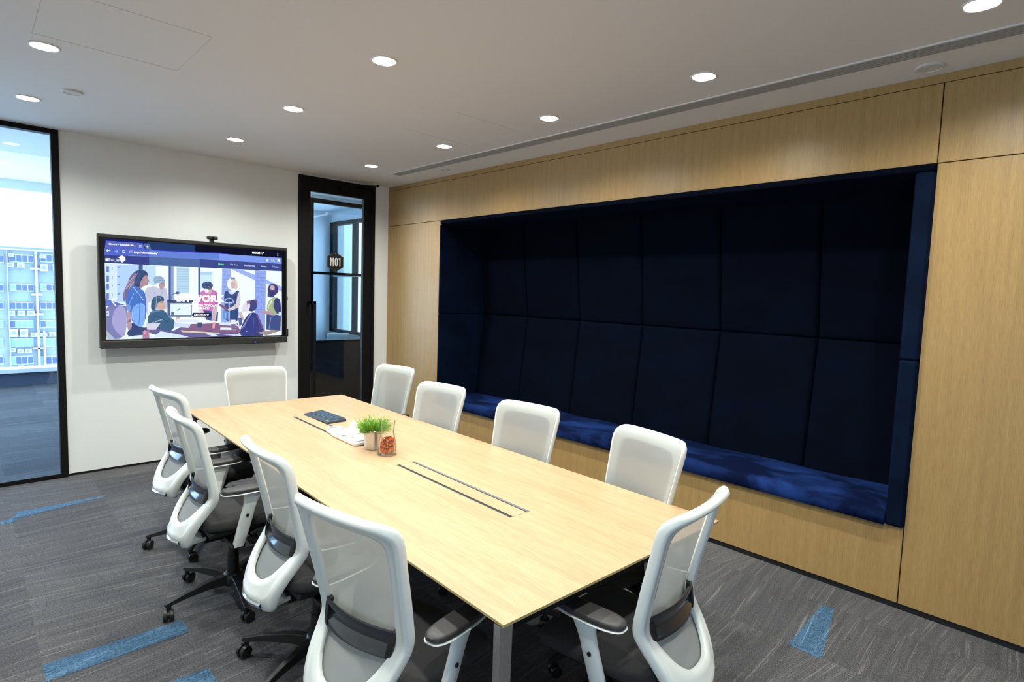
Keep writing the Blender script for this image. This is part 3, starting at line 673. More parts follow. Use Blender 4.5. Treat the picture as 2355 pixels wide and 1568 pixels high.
# right hand figures
poly([(1905, 1010), (2058, 1040), (2052, 1200), (1900, 1190)], (.06, .09, .28)); poly([(1912, 905), (1960, 850), (2030, 842), (2058, 920), (2058, 1045), (1900, 1000)], (.42, .50, .30)); poly([(1995, 850), (2042, 858), (2058, 930), (2056, 1050), (1998, 1005), (1975, 930)], (.05, .06, .20)); line([(1915, 960), (1960, 880)], 14, (.78, .84, .72))
ell(1972, 765, 58, 62, (.08, .05, .18)); poly([(1915, 790), (1912, 840), (1945, 850), (1990, 845), (1990, 780)], (.05, .06, .22)); ell(1965, 745, 26, 26, (.52, .44, .52)); poly([(1830, 985), (1900, 985), (2000, 1020), (1995, 1045), (1830, 1010)], (.50, .34, .42))
ell(1778, 895, 30, 26, (.18, .10, .22)); ell(1745, 935, 58, 62, (.07, .07, .24)); poly([(1635, 1000), (1650, 930), (1690, 890), (1735, 910), (1720, 990), (1680, 1010)], (.80, .76, .90)); poly([(1690, 885), (1740, 880), (1700, 930)], (.35, .22, .35)); poly([(1605, 1010), (1640, 1005), (1670, 1080), (1640, 1100)], (.66, .48, .56))
poly([(1735, 1005), (1800, 1010), (1840, 1090), (1870, 1180), (1882, 1268), (1612, 1265), (1625, 1190), (1655, 1110), (1690, 1050)], (.05, .06, .25)); line([(1640, 1180), (1745, 1010)], 8, (.40, .38, .70)); line([(1800, 1020), (1875, 1200)], 16, (.22, .10, .26))
poly([(1600, 1065), (1650, 1065), (1640, 1140), (1612, 1160)], (.10, .14, .34)); line([(1600, 1065), (1615, 1160)], 7, (.6, .75, 1))
# faces, folds and hair lights
for q, w_, c in (([(636, 640), (650, 642)], 5, (.12, .08, .12)), ([(636, 700), (650, 698)], 5, (.36, .14, .18)), ([(585, 640), (590, 670)], 7, (.34, .20, .24)), ([(590, 690), (575, 740)], 8, (.34, .22, .28)),
                 ([(520, 590), (470, 690), (450, 760)], 7, (.42, .32, .42)), ([(545, 575), (500, 660), (470, 740)], 6, (.32, .24, .36)), ([(560, 600), (530, 690)], 5, (.12, .16, .32)), ([(400, 780), (392, 850)], 6, (.42, .28, .36)),
                 ([(545, 760), (560, 900), (552, 1140)], 5, (.07, .16, .50)), ([(500, 960), (590, 940)], 5, (.12, .28, .72)), ([(480, 1010), (470, 1090)], 6, (.50, .70, 1)), ([(610, 800), (622, 900), (618, 1080)], 7, (.06, .13, .42)),
                 ([(780, 700), (800, 702)], 6, (.14, .10, .16)), ([(812, 700), (828, 700)], 6, (.14, .10, .16)), ([(785, 740), (805, 742)], 5, (.40, .18, .24)), ([(730, 640), (800, 650)], 5, (.22, .34, .52)), ([(715, 700), (760, 665), (825, 672)], 5, (.22, .34, .50)),
                 ([(700, 770), (740, 830), (730, 960)], 6, (.44, .46, .66)), ([(800, 780), (780, 860)], 6, (.44, .46, .66)), ([(640, 800), (670, 860)], 6, (.46, .48, .68)), ([(780, 905), (800, 902)], 5, (.10, .10, .16)), ([(800, 945), (818, 943)], 5, (.44, .20, .20)),
                 ([(690, 880), (730, 850), (780, 850)], 6, (.14, .24, .36)), ([(700, 1040), (780, 1060), (860, 1110)], 6, (.03, .08, .17)), ([(720, 1090), (700, 1160)], 6, (.03, .08, .17)), ([(840, 1010), (900, 1090)], 6, (.16, .30, .46)),
                 ([(1282, 768), (1298, 766)], 5, (.10, .08, .14)), ([(1306, 768), (1320, 770)], 5, (.10, .08, .14)), ([(1290, 800), (1312, 798)], 5, (.40, .16, .22)), ([(1230, 830), (1240, 960)], 6, (.50, .12, .42)), ([(1370, 820), (1375, 940)], 6, (.42, .10, .42)),
                 ([(1240, 700), (1255, 690)], 6, (.20, .26, .46)), ([(1270, 690), (1290, 695)], 6, (.20, .26, .46)), ([(1300, 712), (1320, 718)], 6, (.18, .24, .44)), ([(1245, 735), (1262, 725)], 5, (.2, .26, .46)),
                 ([(1532, 700), (1544, 700)], 4, (.16, .12, .2)), ([(1556, 700), (1568, 700)], 4, (.16, .12, .2)), ([(1540, 734), (1560, 734)], 4, (.55, .2, .28)), ([(1500, 820), (1500, 960)], 5, (.10, .15, .38)), ([(1575, 830), (1580, 1060)], 5, (.02, .04, .16)), ([(1470, 1010), (1468, 1070)], 6, (.42, .62, 1)), ([(1490, 1010), (1492, 1075)], 5, (.08, .16, .46)),
                 ([(1925, 800), (1945, 802)], 5, (.25, .16, .32)), ([(1918, 830), (1935, 832)], 5, (.30, .18, .34)), ([(1940, 735), (1990, 770)], 5, (.62, .56, .62)), ([(1965, 720), (1968, 770)], 5, (.62, .56, .62)), ([(1940, 900), (1920, 980)], 7, (.62, .70, .46)), ([(1980, 900), (1970, 960)], 6, (.24, .30, .18)), ([(1950, 1060), (1930, 1180)], 8, (.24, .32, .36)),
                 ([(1700, 930), (1704, 960)], 7, (.55, .40, .50)), ([(1655, 985), (1672, 990)], 5, (.60, .28, .40)), ([(1770, 1060), (1760, 1250)], 6, (.10, .12, .38)), ([(1820, 1090), (1840, 1250)], 6, (.16, .10, .28)), ([(1700, 1080), (1660, 1180)], 6, (.24, .26, .56)), ([(1690, 1200), (1695, 1212)], 9, (.5, .6, .9)),
                 ([(440, 1090), (462, 1088)], 7, (.14, .08, .14)), ([(430, 1108), (468, 1106)], 5, (.2, .12, .2)), ([(440, 1150), (445, 1190)], 4, (.38, .20, .28)), ([(458, 1150), (460, 1192)], 4, (.38, .20, .28))): line(q, w_, c)
# desk
poly([(600, 1150), (700, 1165), (900, 1215), (1000, 1150), (1410, 1110), (1620, 1140), (1620, 1268), (1080, 1280), (640, 1240)], (.16, .14, .34)); poly([(1000, 1130), (1600, 1120), (1620, 1230), (1010, 1190)], (.26, .14, .26))
for q, c in (([(950, 1080), (1190, 1085), (1160, 1110), (930, 1110)], (.80, .82, 1)), ([(925, 1115), (1100, 1130), (1080, 1170), (920, 1160)], (.66, .76, 1)), ([(1410, 1110), (1580, 1115), (1600, 1150), (1400, 1140)], (.72, .84, 1)), ([(1415, 1165), (1570, 1170), (1580, 1192), (1410, 1190)], (.80, .95, 1)),
             ([(990, 1195), (1400, 1222), (1410, 1236), (1010, 1215)], (.80, .66, .45)), ([(1250, 1235), (1320, 1220), (1390, 1255), (1340, 1258)], (.70, .84, 1)), ([(620, 1120), (780, 1118), (730, 1190), (640, 1190)], (.70, .70, .82)), ([(780, 1205), (1080, 1262), (1040, 1285), (700, 1270)], (.70, .84, 1)),
             ([(1640, 1235), (1440, 1240), (1600, 1262)], (.6, .66, .95)), ([(1800, 1220), (1980, 1190), (2040, 1205), (1900, 1262)], (.40, .30, .30))): poly(q, c)
poly([(170, 1308), (415, 1262), (640, 1240), (760, 1290), (600, 1305)], (.78, .92, 1)); rect(590, 1205, 660, 1290, (.45, .24, .40)); rect(605, 1195, 620, 1240, (.85, .4, .5)); rect(640, 1195, 652, 1240, (.8, .3, .4))
rect(1170, 1112, 1220, 1165, (.06, .10, .22)); poly([(1335, 1110), (1360, 1110), (1352, 1175), (1330, 1175)], (.95, .40, .50)); rect(1530, 1130, 1575, 1190, (.24, .16, .32)); rect(1520, 1085, 1575, 1130, (.85, .85, .95))
poly([(170, 860), (280, 890), (410, 930), (170, 940)], (.14, .20, .62)); poly([(170, 930), (412, 938), (425, 950), (415, 1280), (215, 1300), (200, 1210)], (.22, .24, .50)); poly([(300, 940), (423, 945), (414, 1278), (330, 1240), (250, 1120)], (.42, .40, .72)); poly([(200, 1200), (300, 1290), (215, 1302)], (.45, .55, .70))
line([(318, 850), (262, 888), (305, 935)], 11, (1, 1, 1), 1.2); rect(196, 992, 234, 1042, (.60, .78, 1)); poly([(208, 1008), (222, 1017), (208, 1028)], (.1, .14, .4)); rect(2032, 1000, 2062, 1038, (.60, .78, 1))
SOFT[0] = False
# page furniture and wording
W1 = (1, 1, 1)
words('Bitwork \u2013 Build Best Blo...', 232, 290, 512, 306, 20, W1, 1.1, .035); line([(552, 293), (576, 318)], 4, WH); line([(576, 293), (552, 318)], 4, WH); line([(625, 310), (652, 312)], 4, WH); line([(638, 297), (638, 325)], 4, WH)
line([(208, 350), (248, 352)], 5, W1, 1.2); line([(224, 335), (208, 350), (222, 366)], 5, W1, 1.2); line([(292, 356), (328, 358)], 4, (.4, .55, 1)); line([(312, 342), (328, 358), (312, 374)], 4, (.4, .55, 1))
line([(393+16*math.cos(t*PI/8), 361+14*math.sin(t*PI/8)) for t in range(2, 15)], 7, W1, 1.2)
rect(450, 350, 480, 380, (.35, .45, .85)); ell(466, 366, 10, 9, (.05, .06, .25))
words('http://bitwork.asia/', 497, 388, 750, 399, 32, W1, 1.2, .03)
words('066817', 1750, 386, 1877, 393, 29, W1, 1.3, .04); line([(2022, 378), (2022, 408)], 9, (.5, .6, .85))
line([(1910+16*math.cos(-PI/2+k*4*PI/5/2)*(1 if k % 2 == 0 else .45), 453+16*math.sin(-PI/2+k*PI/5)*(1 if k % 2 == 0 else .45)) for k in range(0)] or [(1896, 448), (1925, 449), (1902, 468), (1910, 438), (1920, 468), (1896, 448)], 4, W1)
line([(1966+11*math.cos(t*PI/6), 450+10*math.sin(t*PI/6)) for t in range(13)], 4, W1); line([(1973, 458), (1988, 470)], 6, W1); poly([(2018, 442), (2042, 443), (2042, 474), (2030, 466), (2018, 473)], W1)
words('BIT', 196, 463, 245, 465, 32, W1, 1.2, .045); words('WORK', 248, 465, 352, 470, 30, W1, .95, 0)
poly([(332, 424), (368, 402), (404, 422), (407, 455), (372, 478), (352, 462), (352, 438)], W1, 1.4)
words('Home', 1393, 504, 1450, 507, 20, (.12, .95, .30), 1.2, .03); words('Our Story', 1517, 508, 1602, 514, 19, (.62, .76, 1)); words('Membership', 1667, 519, 1780, 526, 22, (.62, .76, 1)); words('Service', 1840, 523, 1903, 528, 17, (.62, .76, 1)); words('Contact', 1965, 527, 2030, 533, 17, (.62, .76, 1))
words('BITWORK', 950, 892, 1460, 900, 78, W1, 1.6, .045); words('BUILD BEST BLOCKCHAIN', 1035, 942, 1400, 946, 22, W1, 1.5, .02); words('COMMUNITY', 1125, 972, 1302, 974, 22, W1, 1.5, .02)
poly([(1118, 1015), (1130, 1010), (1300, 1012), (1315, 1020), (1315, 1044), (1303, 1052), (1128, 1052), (1112, 1042)], (.008, .012, .05)); words('ABOUT US', 1132, 1044, 1256, 1046, 24, W1, 1.3, .03); poly([(1266, 1026), (1294, 1027), (1280, 1042)], W1, 1.2)
o = obj('screen_picture', scr, smats, tv)

# ------------------------------------------------------------------ conference table
TC = (-1.9394, -3.1338); TR = -.025947; TW, TL, TZ = 1.1648, 3.3831, .74
tb = thing('conference_table', 'long pale ash conference table with thin top and two cable flaps', 'table', (TC[0], TC[1], 0), TR)
hw, hl = TW/2, TL/2
flaps = [(-.015-.055, -.015+.055, -1.142-.0, -.285), (-.018-.055, -.018+.055, .265, 1.13)]   # local x, y of the two cable boxes
ys = sorted({-hl, hl, *[f[2] for f in flaps], *[f[3] for f in flaps]}); xs = [-hw, -.0725, .0395, hw]
fl = [(-.0725, .0395, -1.150, -.283), (-.0725, .0395, .212, 1.080)]
ys = [-hl, -1.150, -.283, .212, 1.080, hl]
bm = B(); grid = {}
for k, z in enumerate((TZ, TZ-.009, TZ-.018)):
    for i, x in enumerate(xs):
        for j, yy in enumerate(ys):
            ins = .014 if k == 2 else (.001 if k == 1 else 0)
            xx = x-math.copysign(ins, x) if abs(abs(x)-hw) < 1e-6 else x; y2 = yy-math.copysign(ins, yy) if abs(abs(yy)-hl) < 1e-6 else yy
            grid[k, i, j] = bm.verts.new((xx, y2, z))
holes = {(1, 1), (1, 3)}
for i in range(3):
    for j in range(5):
        if (i, j) in holes: 
            for (a, b5) in (((i, j), (i+1, j)), ((i+1, j), (i+1, j+1)), ((i+1, j+1), (i, j+1)), ((i, j+1), (i, j))):
                bm.faces.new((grid[0, a[0], a[1]], grid[0, b5[0], b5[1]], grid[2, b5[0], b5[1]], grid[2, a[0], a[1]])).material_index = 1
            continue
        for k in (0, 2): bm.faces.new([grid[k, a, b5] for a, b5 in ((i, j), (i+1, j), (i+1, j+1), (i, j+1))])
ring = [(i, 0) for i in range(4)]+[(3, j) for j in range(1, 6)]+[(i, 5) for i in (2, 1, 0)]+[(0, j) for j in (4, 3, 2, 1)]
for a, b5 in zip(ring, ring[1:]+ring[:1]):
    for k in (0, 1): bm.faces.new((grid[k, a[0], a[1]], grid[k, b5[0], b5[1]], grid[k+1, b5[0], b5[1]], grid[k+1, a[0], a[1]])).material_index = 1
obj('tabletop', bm, [M['table'], M['edge']], tb)
for x0, x1, y0, y1 in fl:
    bm = B(); r = .0025
    for a in ((x0, x0+r, y0, y1), (x1-r, x1, y0, y1), (x0, x1, y0, y0+r), (x0, x1, y1-r, y1)): box(bm, *a, TZ-.03, TZ+.0008)
    cb = obj('cable_box', bm, M['alu'], tb); cb['label'] = 'aluminium rim of the cable box'
    bm = B(); box(bm, x0+.019, x1-.019, y0+.003, y1-.003, TZ-.006, TZ+.0006); obj('flap', bm, M['table'], cb)
    bm = B(); box(bm, x0+r, x1-r, y0+r, y1-r, TZ-.05, TZ-.012); box(bm, x0+r, x0+.019, y0+r, y1-r, TZ-.02, TZ-.0005); box(bm, x1-.019, x1-.010, y0+r, y1-r, TZ-.02, TZ-.0005); obj('brush_slot', bm, M['black_hole'], cb)
    bm = B(); box(bm, x1-.010, x1-r, y0+r, y1-r, TZ-.02, TZ-.0005); obj('slot_strip', bm, mat('grey_strip', (.16, .17, .19), .35), cb)
for sx in (-1, 1):
    for sy in (-1, 1):
        bm = B(); x = sx*(hw-(.03 if sx < 0 else .15)); yy = sy*(hl-.035)
        hexa(bm, [(x-.02, yy-.012, .0), (x+.02, yy-.012, .0), (x+.02, yy+.012, .0), (x-.02, yy+.012, .0), (x-.024, yy-.014, TZ-.0185), (x+.024, yy-.014, TZ-.0185), (x+.024, yy+.014, TZ-.0185), (x-.024, yy+.014, TZ-.0185)])
        obj('leg', bm, M['steel'], tb, bevel=.002)
for s in (-1, 1):
    bm = B(); box(bm, s*(hw-.2)-.025, s*(hw-.2)+.025, -hl+.09, hl-.09, TZ-.072, TZ-.0185); obj('rail', bm, M['black_metal'], tb)
    bm = B(); box(bm, -hw+.04, hw-.04, s*(hl-.065)-.02, s*(hl-.065)+.02, TZ-.062, TZ-.0185); obj('rail', bm, M['black_metal'], tb)

# ------------------------------------------------------------------ mesh-back swivel chair
YP = [(.365, -.214), (.40, -.226), (.45, -.212), (.50, -.184), (.55, -.148), (.585, -.127), (.62, -.124), (.68, -.135), (.76, -.152), (.86, -.176), (.93, -.192), (.968, -.206), (.992, -.228), (1.002, -.246)]
WP = [(.365, .138), (.39, .143), (.42, .153), (.50, .176), (.60, .196), (.70, .205), (.85, .216), (.95, .226), (1.0, .230)]
BW = [(.365, .048), (.50, .042), (.62, .036), (.80, .030), (1.0, .024)]
def chair_proto():
    t = thing('office_chair', 'x', 'chair')
    NP = 128; zb, zt = .365, 1.002; zc = .68
    def sup(th, nn): c_, s_ = abs(math.cos(th)), abs(math.sin(th)); return (c_**nn+s_**nn)**(-1/nn)
    def outer(th):
        up = math.sin(th) > 0; r = sup(th, 12 if up else 22); X, Z = r*math.cos(th), r*math.sin(th)
        z = zc+(zt-zc if up else zc-zb)*Z
        if not up: z += .020*min(1, max(0, (.78-abs(X))/.12))*max(0, (.42-z)/.055)
        return X, z
    def inner(th):
        up = math.sin(th) > 0; r = sup(th, 8 if up else 3.2); X, Z = r*math.cos(th), r*math.sin(th)
        z = zc+((zt-.052)-zc if up else zc-(zb+.095))*Z; return X, z
    def P(X, z, depth, inset):
        W_ = interp(WP, z)-inset; x = X*W_; u = x/interp(WP, z)
        # depth goes to the rear along the local normal
        dz = .004; s_ = (interp(YP, z+dz)-interp(YP, z-dz))/(2*dz); nrm = Vector((0, -1, s_)).normalized()
        q = Vector((x, interp(YP, z)-interp(BW, z)*(1-u*u), z)); return q+nrm*depth
    secs = [(0, .0), (0, .012), (.05, .019), (.3, .022), (.60, .023), (.66, .026), (.92, .026), (.99, .019), (1, .008), (1, .000), (.95, -.006), (.86, -.006), (.82, -.001), (.4, -.001), (.08, -.001)]
    bm = B(); rings = []
    for k in range(NP):
        th = 2*PI*(k+.5)/NP; (xo, zo), (xi, zi) = outer(th), inner(th); rg = []
        rail = .043
        for lam, dp in secs:
            z = zi+(zo-zi)*lam; Xa = xi*(interp(WP, z)-rail)/interp(WP, z); X = Xa+(xo-Xa)*lam
            rg.append(P(X, z, dp, 0))
        rings.append(rg)
    rings.append(rings[0]); vr = []
    for rg in rings[:-1]: vr.append([bm.verts.new(p) for p in rg])
    m_ = len(secs)
    for k in range(NP):
        a, b6 = vr[k], vr[(k+1) % NP]
        for i in range(m_): bm.faces.new((a[i], a[(i+1) % m_], b6[(i+1) % m_], b6[i]))
    obj('back_frame', bm, M['white_plastic'], t, smooth=True, angle=70)
    # mesh across the front
    bm = B(); rr = []; NR = 26
    for j in range(NR+1):
        lam = j/NR; row = []
        for k in range(NP):
            th = 2*PI*(k+.5)/NP; (xo, zo), (xi, zi) = outer(th), inner(th)
            Xi = xi*(interp(WP, zi)-.043)/interp(WP, zi); xe = Xi+(xo-Xi)*.80; ze = zi+(zo-zi)*(.72 if math.sin(th) > 0 else .25)
            z = zc+(ze-zc)*lam; row.append(P(xe*lam, z, -.006, 0))
        rr.append(row)
    ctr = bm.verts.new(P(0, zc, -.006, 0)); vv = [[bm.verts.new(p) for p in row] for row in rr[1:]]
    for k in range(NP): bm.faces.new((ctr, vv[0][k], vv[0][(k+1) % NP]))
    for a, b6 in zip(vv, vv[1:]):
        for k in range(NP): bm.faces.new((a[k], b6[k], b6[(k+1) % NP], a[(k+1) % NP]))
    obj('mesh_back', bm, M['mesh'], t, smooth=True)
    # lumbar band with clamps
    bm = B(); rg = []
    for k in range(25):
        X = -0.78+1.56*k/24
        c_ = [(.556, .012), (.572, .020), (.592, .015), (.618, .015), (.636, .020), (.650, .013), (.643, .007), (.60, .007), (.562, .007)]
        rg.append([P(X, z, d+.004*(1-X*X), 0) for z, d in c_])
    loft(bm, rg); lb = obj('lumbar_band', bm, M['lumbar'], t, smooth=True, angle=60)
    for s in (-1, 1):
        bm = B(); rg = []
        for X in (.70, .75, .80): rg.append([P(s*X, z, d, 0) for z, d in ((.565, .024), (.632, .024), (.645, .016), (.645, -.004), (.555, -.004), (.555, .016))])
        loft(bm, rg); obj('clamp', bm, M['black_plastic'], lb, bevel=.003)
    # chrome lip along the bottom of the shell, and its white underside
    bm = B(); rg = []
    for k in range(17):
        X = -.70+1.40*k/16; p = P(X, .383, .0, 0); rg.append([p+Vector((0, d, h)) for d, h in ((-.026, .014), (-.033, .004), (-.028, -.009), (.0, -.008), (.002, .004))])
    loft(bm, rg); obj('chrome_lip', bm, M['chrome'], t, smooth=True, angle=50)
    bm = B(); rg = []
    for k in range(9):
        X = -.80+1.6*k/8; p = P(X, .365, .0, 0); rg.append([p+Vector((0, -.016, -.002)), Vector((p.x*.75, -.15, .362)), Vector((p.x*.75, -.15, .380)), p+Vector((0, .004, .012))])
    loft(bm, rg); obj('back_carrier', bm, M['white_plastic'], t, smooth=True, angle=40)
    # seat
    bm = B(); rg = []
    for k in range(21):
        v = k/20; y = -.20+.46*v; wd = .235*(1-.10*(1-v)**2)*math.sqrt(max(.02, 1-(2*v-1)**10))
        drop = .035*max(0, (v-.75)/.25)**2; ztop = .492-drop-.006*math.sin(PI*v)
        row = []
        for a in range(20):
            th = 2*PI*a/20; c_, s_ = math.cos(th), math.sin(th); r = (abs(c_)**4+abs(s_)**4)**-.25
            row.append((wd*r*c_, y, ztop-.032+.032*r*s_+(.006*(r*c_)**2 if s_ > 0 else 0)))
        rg.append(row)
    loft(bm, rg); obj('seat', bm, M['dark_fabric'], t, smooth=True, angle=70)
    bm = B(); box(bm, -.19, .19, -.16, .21, .400, .432); obj('seat_pan', bm, M['black_plastic'], t, bevel=.012, seg=3)
    bm = B(); hexa(bm, [(-.06, -.15, .335), (.06, -.15, .335), (.05, .09, .335), (-.05, .09, .335), (-.085, -.17, .399), (.085, -.17, .399), (.085, .14, .399), (-.085, .14, .399)])
    cyl(bm, (.06, .03, .375), (.24, .03, .372), .006, n=8); cyl(bm, (.20, .03, .372), (.27, .03, .372), .010, n=10); obj('tilt_mechanism', bm, M['black_plastic'], t, bevel=.006)
    # arms
    for s in (-1, 1):
        bm = B(); rg = []
        for k in range(11):
            v = k/10; z = .352+.280*v; x = s*(.232+.034*v**.8); y = -.048+.066*v; dy = .026+.003*math.sin(PI*v)+.018*max(0, v-.75)/.25; dx = .0125
            rg.append([(x+dx*a, y+dy*b7, z) for a, b7 in ((-1, -.8), (-.6, -1), (.6, -1), (1, -.8), (1, .8), (.6, 1), (-.6, 1), (-1, .8))])
        loft(bm, rg); ar = obj('arm', bm, M['white_plastic'], t, smooth=True, angle=50)
        bm = B(); box(bm, min(s*.10, s*.245), max(s*.10, s*.245), -.075, -.015, .345, .372); obj('arm_bracket', bm, M['black_plastic'], ar, bevel=.005)
        bm = B(); cyl(bm, (s*.255, -.012, .515), (s*.271, -.012, .515), .0075, n=12); obj('button', bm, M['black_plastic'], ar, bevel=.001)
        for nm, z0_, z1_, gr, mm in (('arm_pad', .637, .658, 0, 'pad'), ('pad_carrier', .630, .637, .003, 'white_plastic')):
            bm = B(); rg = []
            for sc_, z in ((.93, z0_), (1, z0_+.003), (1, z0_+(z1_-z0_)*.6), (.93, z0_+(z1_-z0_)*.92), (.8, z1_)):
                row = []
                for a in range(32):
                    th = 2*PI*a/32; c_, s_ = math.cos(th), math.sin(th); r = (abs(c_)**3.2+abs(s_)**3.2)**(-1/3.2)
                    xx = (.041+gr)*sc_*r*c_; yy = (.125+gr)*sc_*r*s_; row.append((s*.262+xx+s*(-.10*(yy)**2)*4*.25, -.002+yy, z+(.002 if True else 0)*(yy/.12)**2))
                rg.append(row)
            loft(bm, rg); obj(nm, bm, M[mm], ar, smooth=True, angle=50)
    bm = B(); cyl(bm, (0, 0, .19), (0, 0, .345), .024); cyl(bm, (0, 0, .11), (0, 0, .22), .030, .028); obj('gas_column', bm, M['black_plastic'], t, smooth=True, angle=40)
    bm = B(); lathe(bm, [(.046, .062), (.052, .075), (.050, .115), (.036, .128)], 24); hub = obj('base', bm, M['black_plastic'], t, smooth=True, angle=50)
    for k in range(5):
        a = 2*PI*k/5; ca, sa = math.cos(a), math.sin(a)
        def q(r, tt, z): return (r*ca-tt*sa, r*sa+tt*ca, z)
        bm = B()
        loft(bm, [[q(r, -h, z-dz), q(r, h, z-dz), q(r, h*.75, z+dz), q(r, -h*.75, z+dz)] for r, h, z, dz in ((.035, .026, .094, .024), (.12, .021, .101, .020), (.23, .016, .093, .014), (.315, .013, .080, .010), (.336, .011, .077, .008))])
        cyl(bm, q(.318, 0, .050), q(.318, 0, .082), .011, n=12); obj('leg', bm, M['black_plastic'], hub, bevel=.003)
        bm = B(); sw = a+1.1+.9*k; cs, sn_ = math.cos(sw), math.sin(sw); cx, cy = .318*ca+.012*cs, .318*sa+.012*sn_
        for g_ in (-1, 1):
            p0 = Vector((cx-sn_*g_*.005, cy+cs*g_*.005, .0285)); p1 = Vector((cx-sn_*g_*.023, cy+cs*g_*.023, .0285)); cyl(bm, p0, p1, .028, .026, 24)
        cyl(bm, (cx-sn_*.012, cy+cs*.012, .030), (cx+sn_*.012, cy-cs*.012, .030), .018, n=14); obj('caster', bm, M['black_plastic'], hub, bevel=.003)
    return t
CH = [
 (-2.593, -4.335, -79, 100, 'white mesh-back office chair largest in the foreground, left of the near table corner'),
 (-2.515, -3.585, -92, 134, 'white mesh-back office chair on the left side, directly behind the foreground one'),
 (-2.605, -2.779, -91, 190, 'white mesh-back office chair on the left side with its whole star base in view'),
 (-2.505, -1.985, -83, 166, 'white mesh-back office chair on the left side, farthest and half hidden by another'),
 (-1.945, -4.79, 6, 60, 'white mesh-back office chair at the near end of the table, seen from its side'),
 (-1.500, -4.375, 77.3, 30, 'white mesh-back office chair on the bench side, nearest the camera and largest there'),
 (-1.493, -3.635, 95.6, 10, 'white mesh-back office chair on the bench side, second from the near end'),
 (-1.484, -2.806, 96.5, 50, 'white mesh-back office chair on the bench side, just behind the grass plant'),
 (-1.240, -1.855, 98.3, 20, 'white mesh-back office chair in front of the door, farthest on the bench side'),
 (-2.005, -1.600, 175, 40, 'white mesh-back office chair at the far head of the table below the display'),
]
proto = chair_proto()
for i, (x, y, rz, br, lab) in enumerate(CH):
    c = proto if i == 0 else copy_tree(proto)
    c.location = (x, y, 0); c.rotation_euler = (0, 0, R(rz)); c['label'] = lab; c['group'] = 'chairs around the conference table'
    hub = next(k for k in c.children if k.name.startswith('base')); hub.rotation_euler = (0, 0, R(br-rz))
c = copy_tree(proto); c.location = (.93, 3.05, 0); c.scale = (.86, .86, .86); c.rotation_euler = (0, 0, R(150)); c['label'] = 'white chair back seen through the glass door in the room beyond'; c['group'] = 'chairs in the room beyond'

# ------------------------------------------------------------------ things on the table
kb = thing('keyboard', 'dark compact keyboard beside the far cable flap', 'keyboard', (-1.826, -2.213, TZ+.0008), R(-90.3+2))
bm = B(); hexa(bm, [(-.172, -.068, 0), (.172, -.068, 0), (.172, .068, 0), (-.172, .068, 0), (-.168, -.065, .014), (.168, -.065, .014), (.168, .065, .022), (-.168, .065, .022)])
body = obj('keyboard_body', bm, M['kb'], kb, bevel=.004, seg=3)
def kz(yy): return .014+(yy+.065)/.13*.008
bm = B()
for r_ in range(5):
    for c2 in range(14):
        x = -.155+c2*.0218; yy = -.030+r_*.0185; 
        if r_ == 0 and 4 <= c2 <= 8:
            if c2 > 4: continue
            box(bm, x, x+.0218*5-.003, yy, yy+.0155, kz(yy)-.002, kz(yy)+.0035)
        else: box(bm, x, x+.0188, yy, yy+.0155, kz(yy)-.002, kz(yy)+.0035)
o = obj('keys', bm, M['key'], body); o['label'] = 'rows of blue-grey keys'
bm = B(); box(bm, .128, .142, -.060, -.046, .0135, .0155); obj('sticker', bm, mat('green_sticker', (.30, .42, .08), .5), body)

pt = thing('potted_plant', 'green spiky grass plant in a small ribbed steel pot', 'plant', (-1.95, -3.066, TZ+.0006))
bm = B(); prof = [(.001, .0), (.047, .0), (.049, .002)]
for k in range(14): prof += [(.0495+.004*k/14, .004+.007*k), (.0485+.004*k/14, .0075+.007*k)] if 2 < k < 11 else [(.049+.004*k/14, .004+.007*k)]
prof += [(.054, .104), (.0555, .106), (.054, .108), (.051, .106), (.050, .09), (.001, .09)]
lathe(bm, prof, 40, cap=False); obj('pot', bm, M['steel'], pt, smooth=True, angle=60)
bm = B(); lathe(bm, [(.050, .088), (.050, .094), (.001, .098)], 24); obj('soil', bm, M['soil'], pt)
bm = B()
for k in range(560):
    a = random.uniform(0, 2*PI); rr = .046*math.sqrt(random.random()); tilt = rr/.046*random.uniform(.5, 1.35)+random.uniform(0, .25); ln = random.uniform(.055, .112)
    p = Vector((rr*math.cos(a), rr*math.sin(a), .095)); d = Vector((math.cos(a)*math.sin(tilt), math.sin(a)*math.sin(tilt), math.cos(tilt))).normalized()
    d = (d+Vector([random.uniform(-.25, .25) for _ in range(3)])).normalized(); side = d.cross(Vector((random.random(), random.random(), .3))).normalized()
    w_ = .0014; m_ = 0 if random.random() < .7 else 1; pp = [p]; dd = d.copy()
    for s_ in range(4): dd = (dd+Vector((0, 0, random.uniform(-.18, .10)))+side*random.uniform(-.15, .15)).normalized(); pp.append(pp[-1]+dd*ln/4)
    up = d.cross(side).normalized(); rg = []
    for q_, ww in zip(pp, (1, 1, .85, .6, .15)): rg.append([q_+side*w_*ww, q_+up*w_*.6*ww, q_-side*w_*ww])
    loft(bm, rg, mi=m_)
    if random.random() < .5:   # a side shoot
        s0 = pp[2]; d2 = (dd+side*random.choice((-1, 1))*.8).normalized(); e2 = s0+d2*ln*.35
        loft(bm, [[s0+side*w_*.8, s0+up*w_*.5, s0-side*w_*.8], [e2+side*w_*.2, e2+up*w_*.1, e2-side*w_*.2]], mi=m_)
obj('foliage', bm, [M['plant'], M['plant2']], pt, smooth=True)

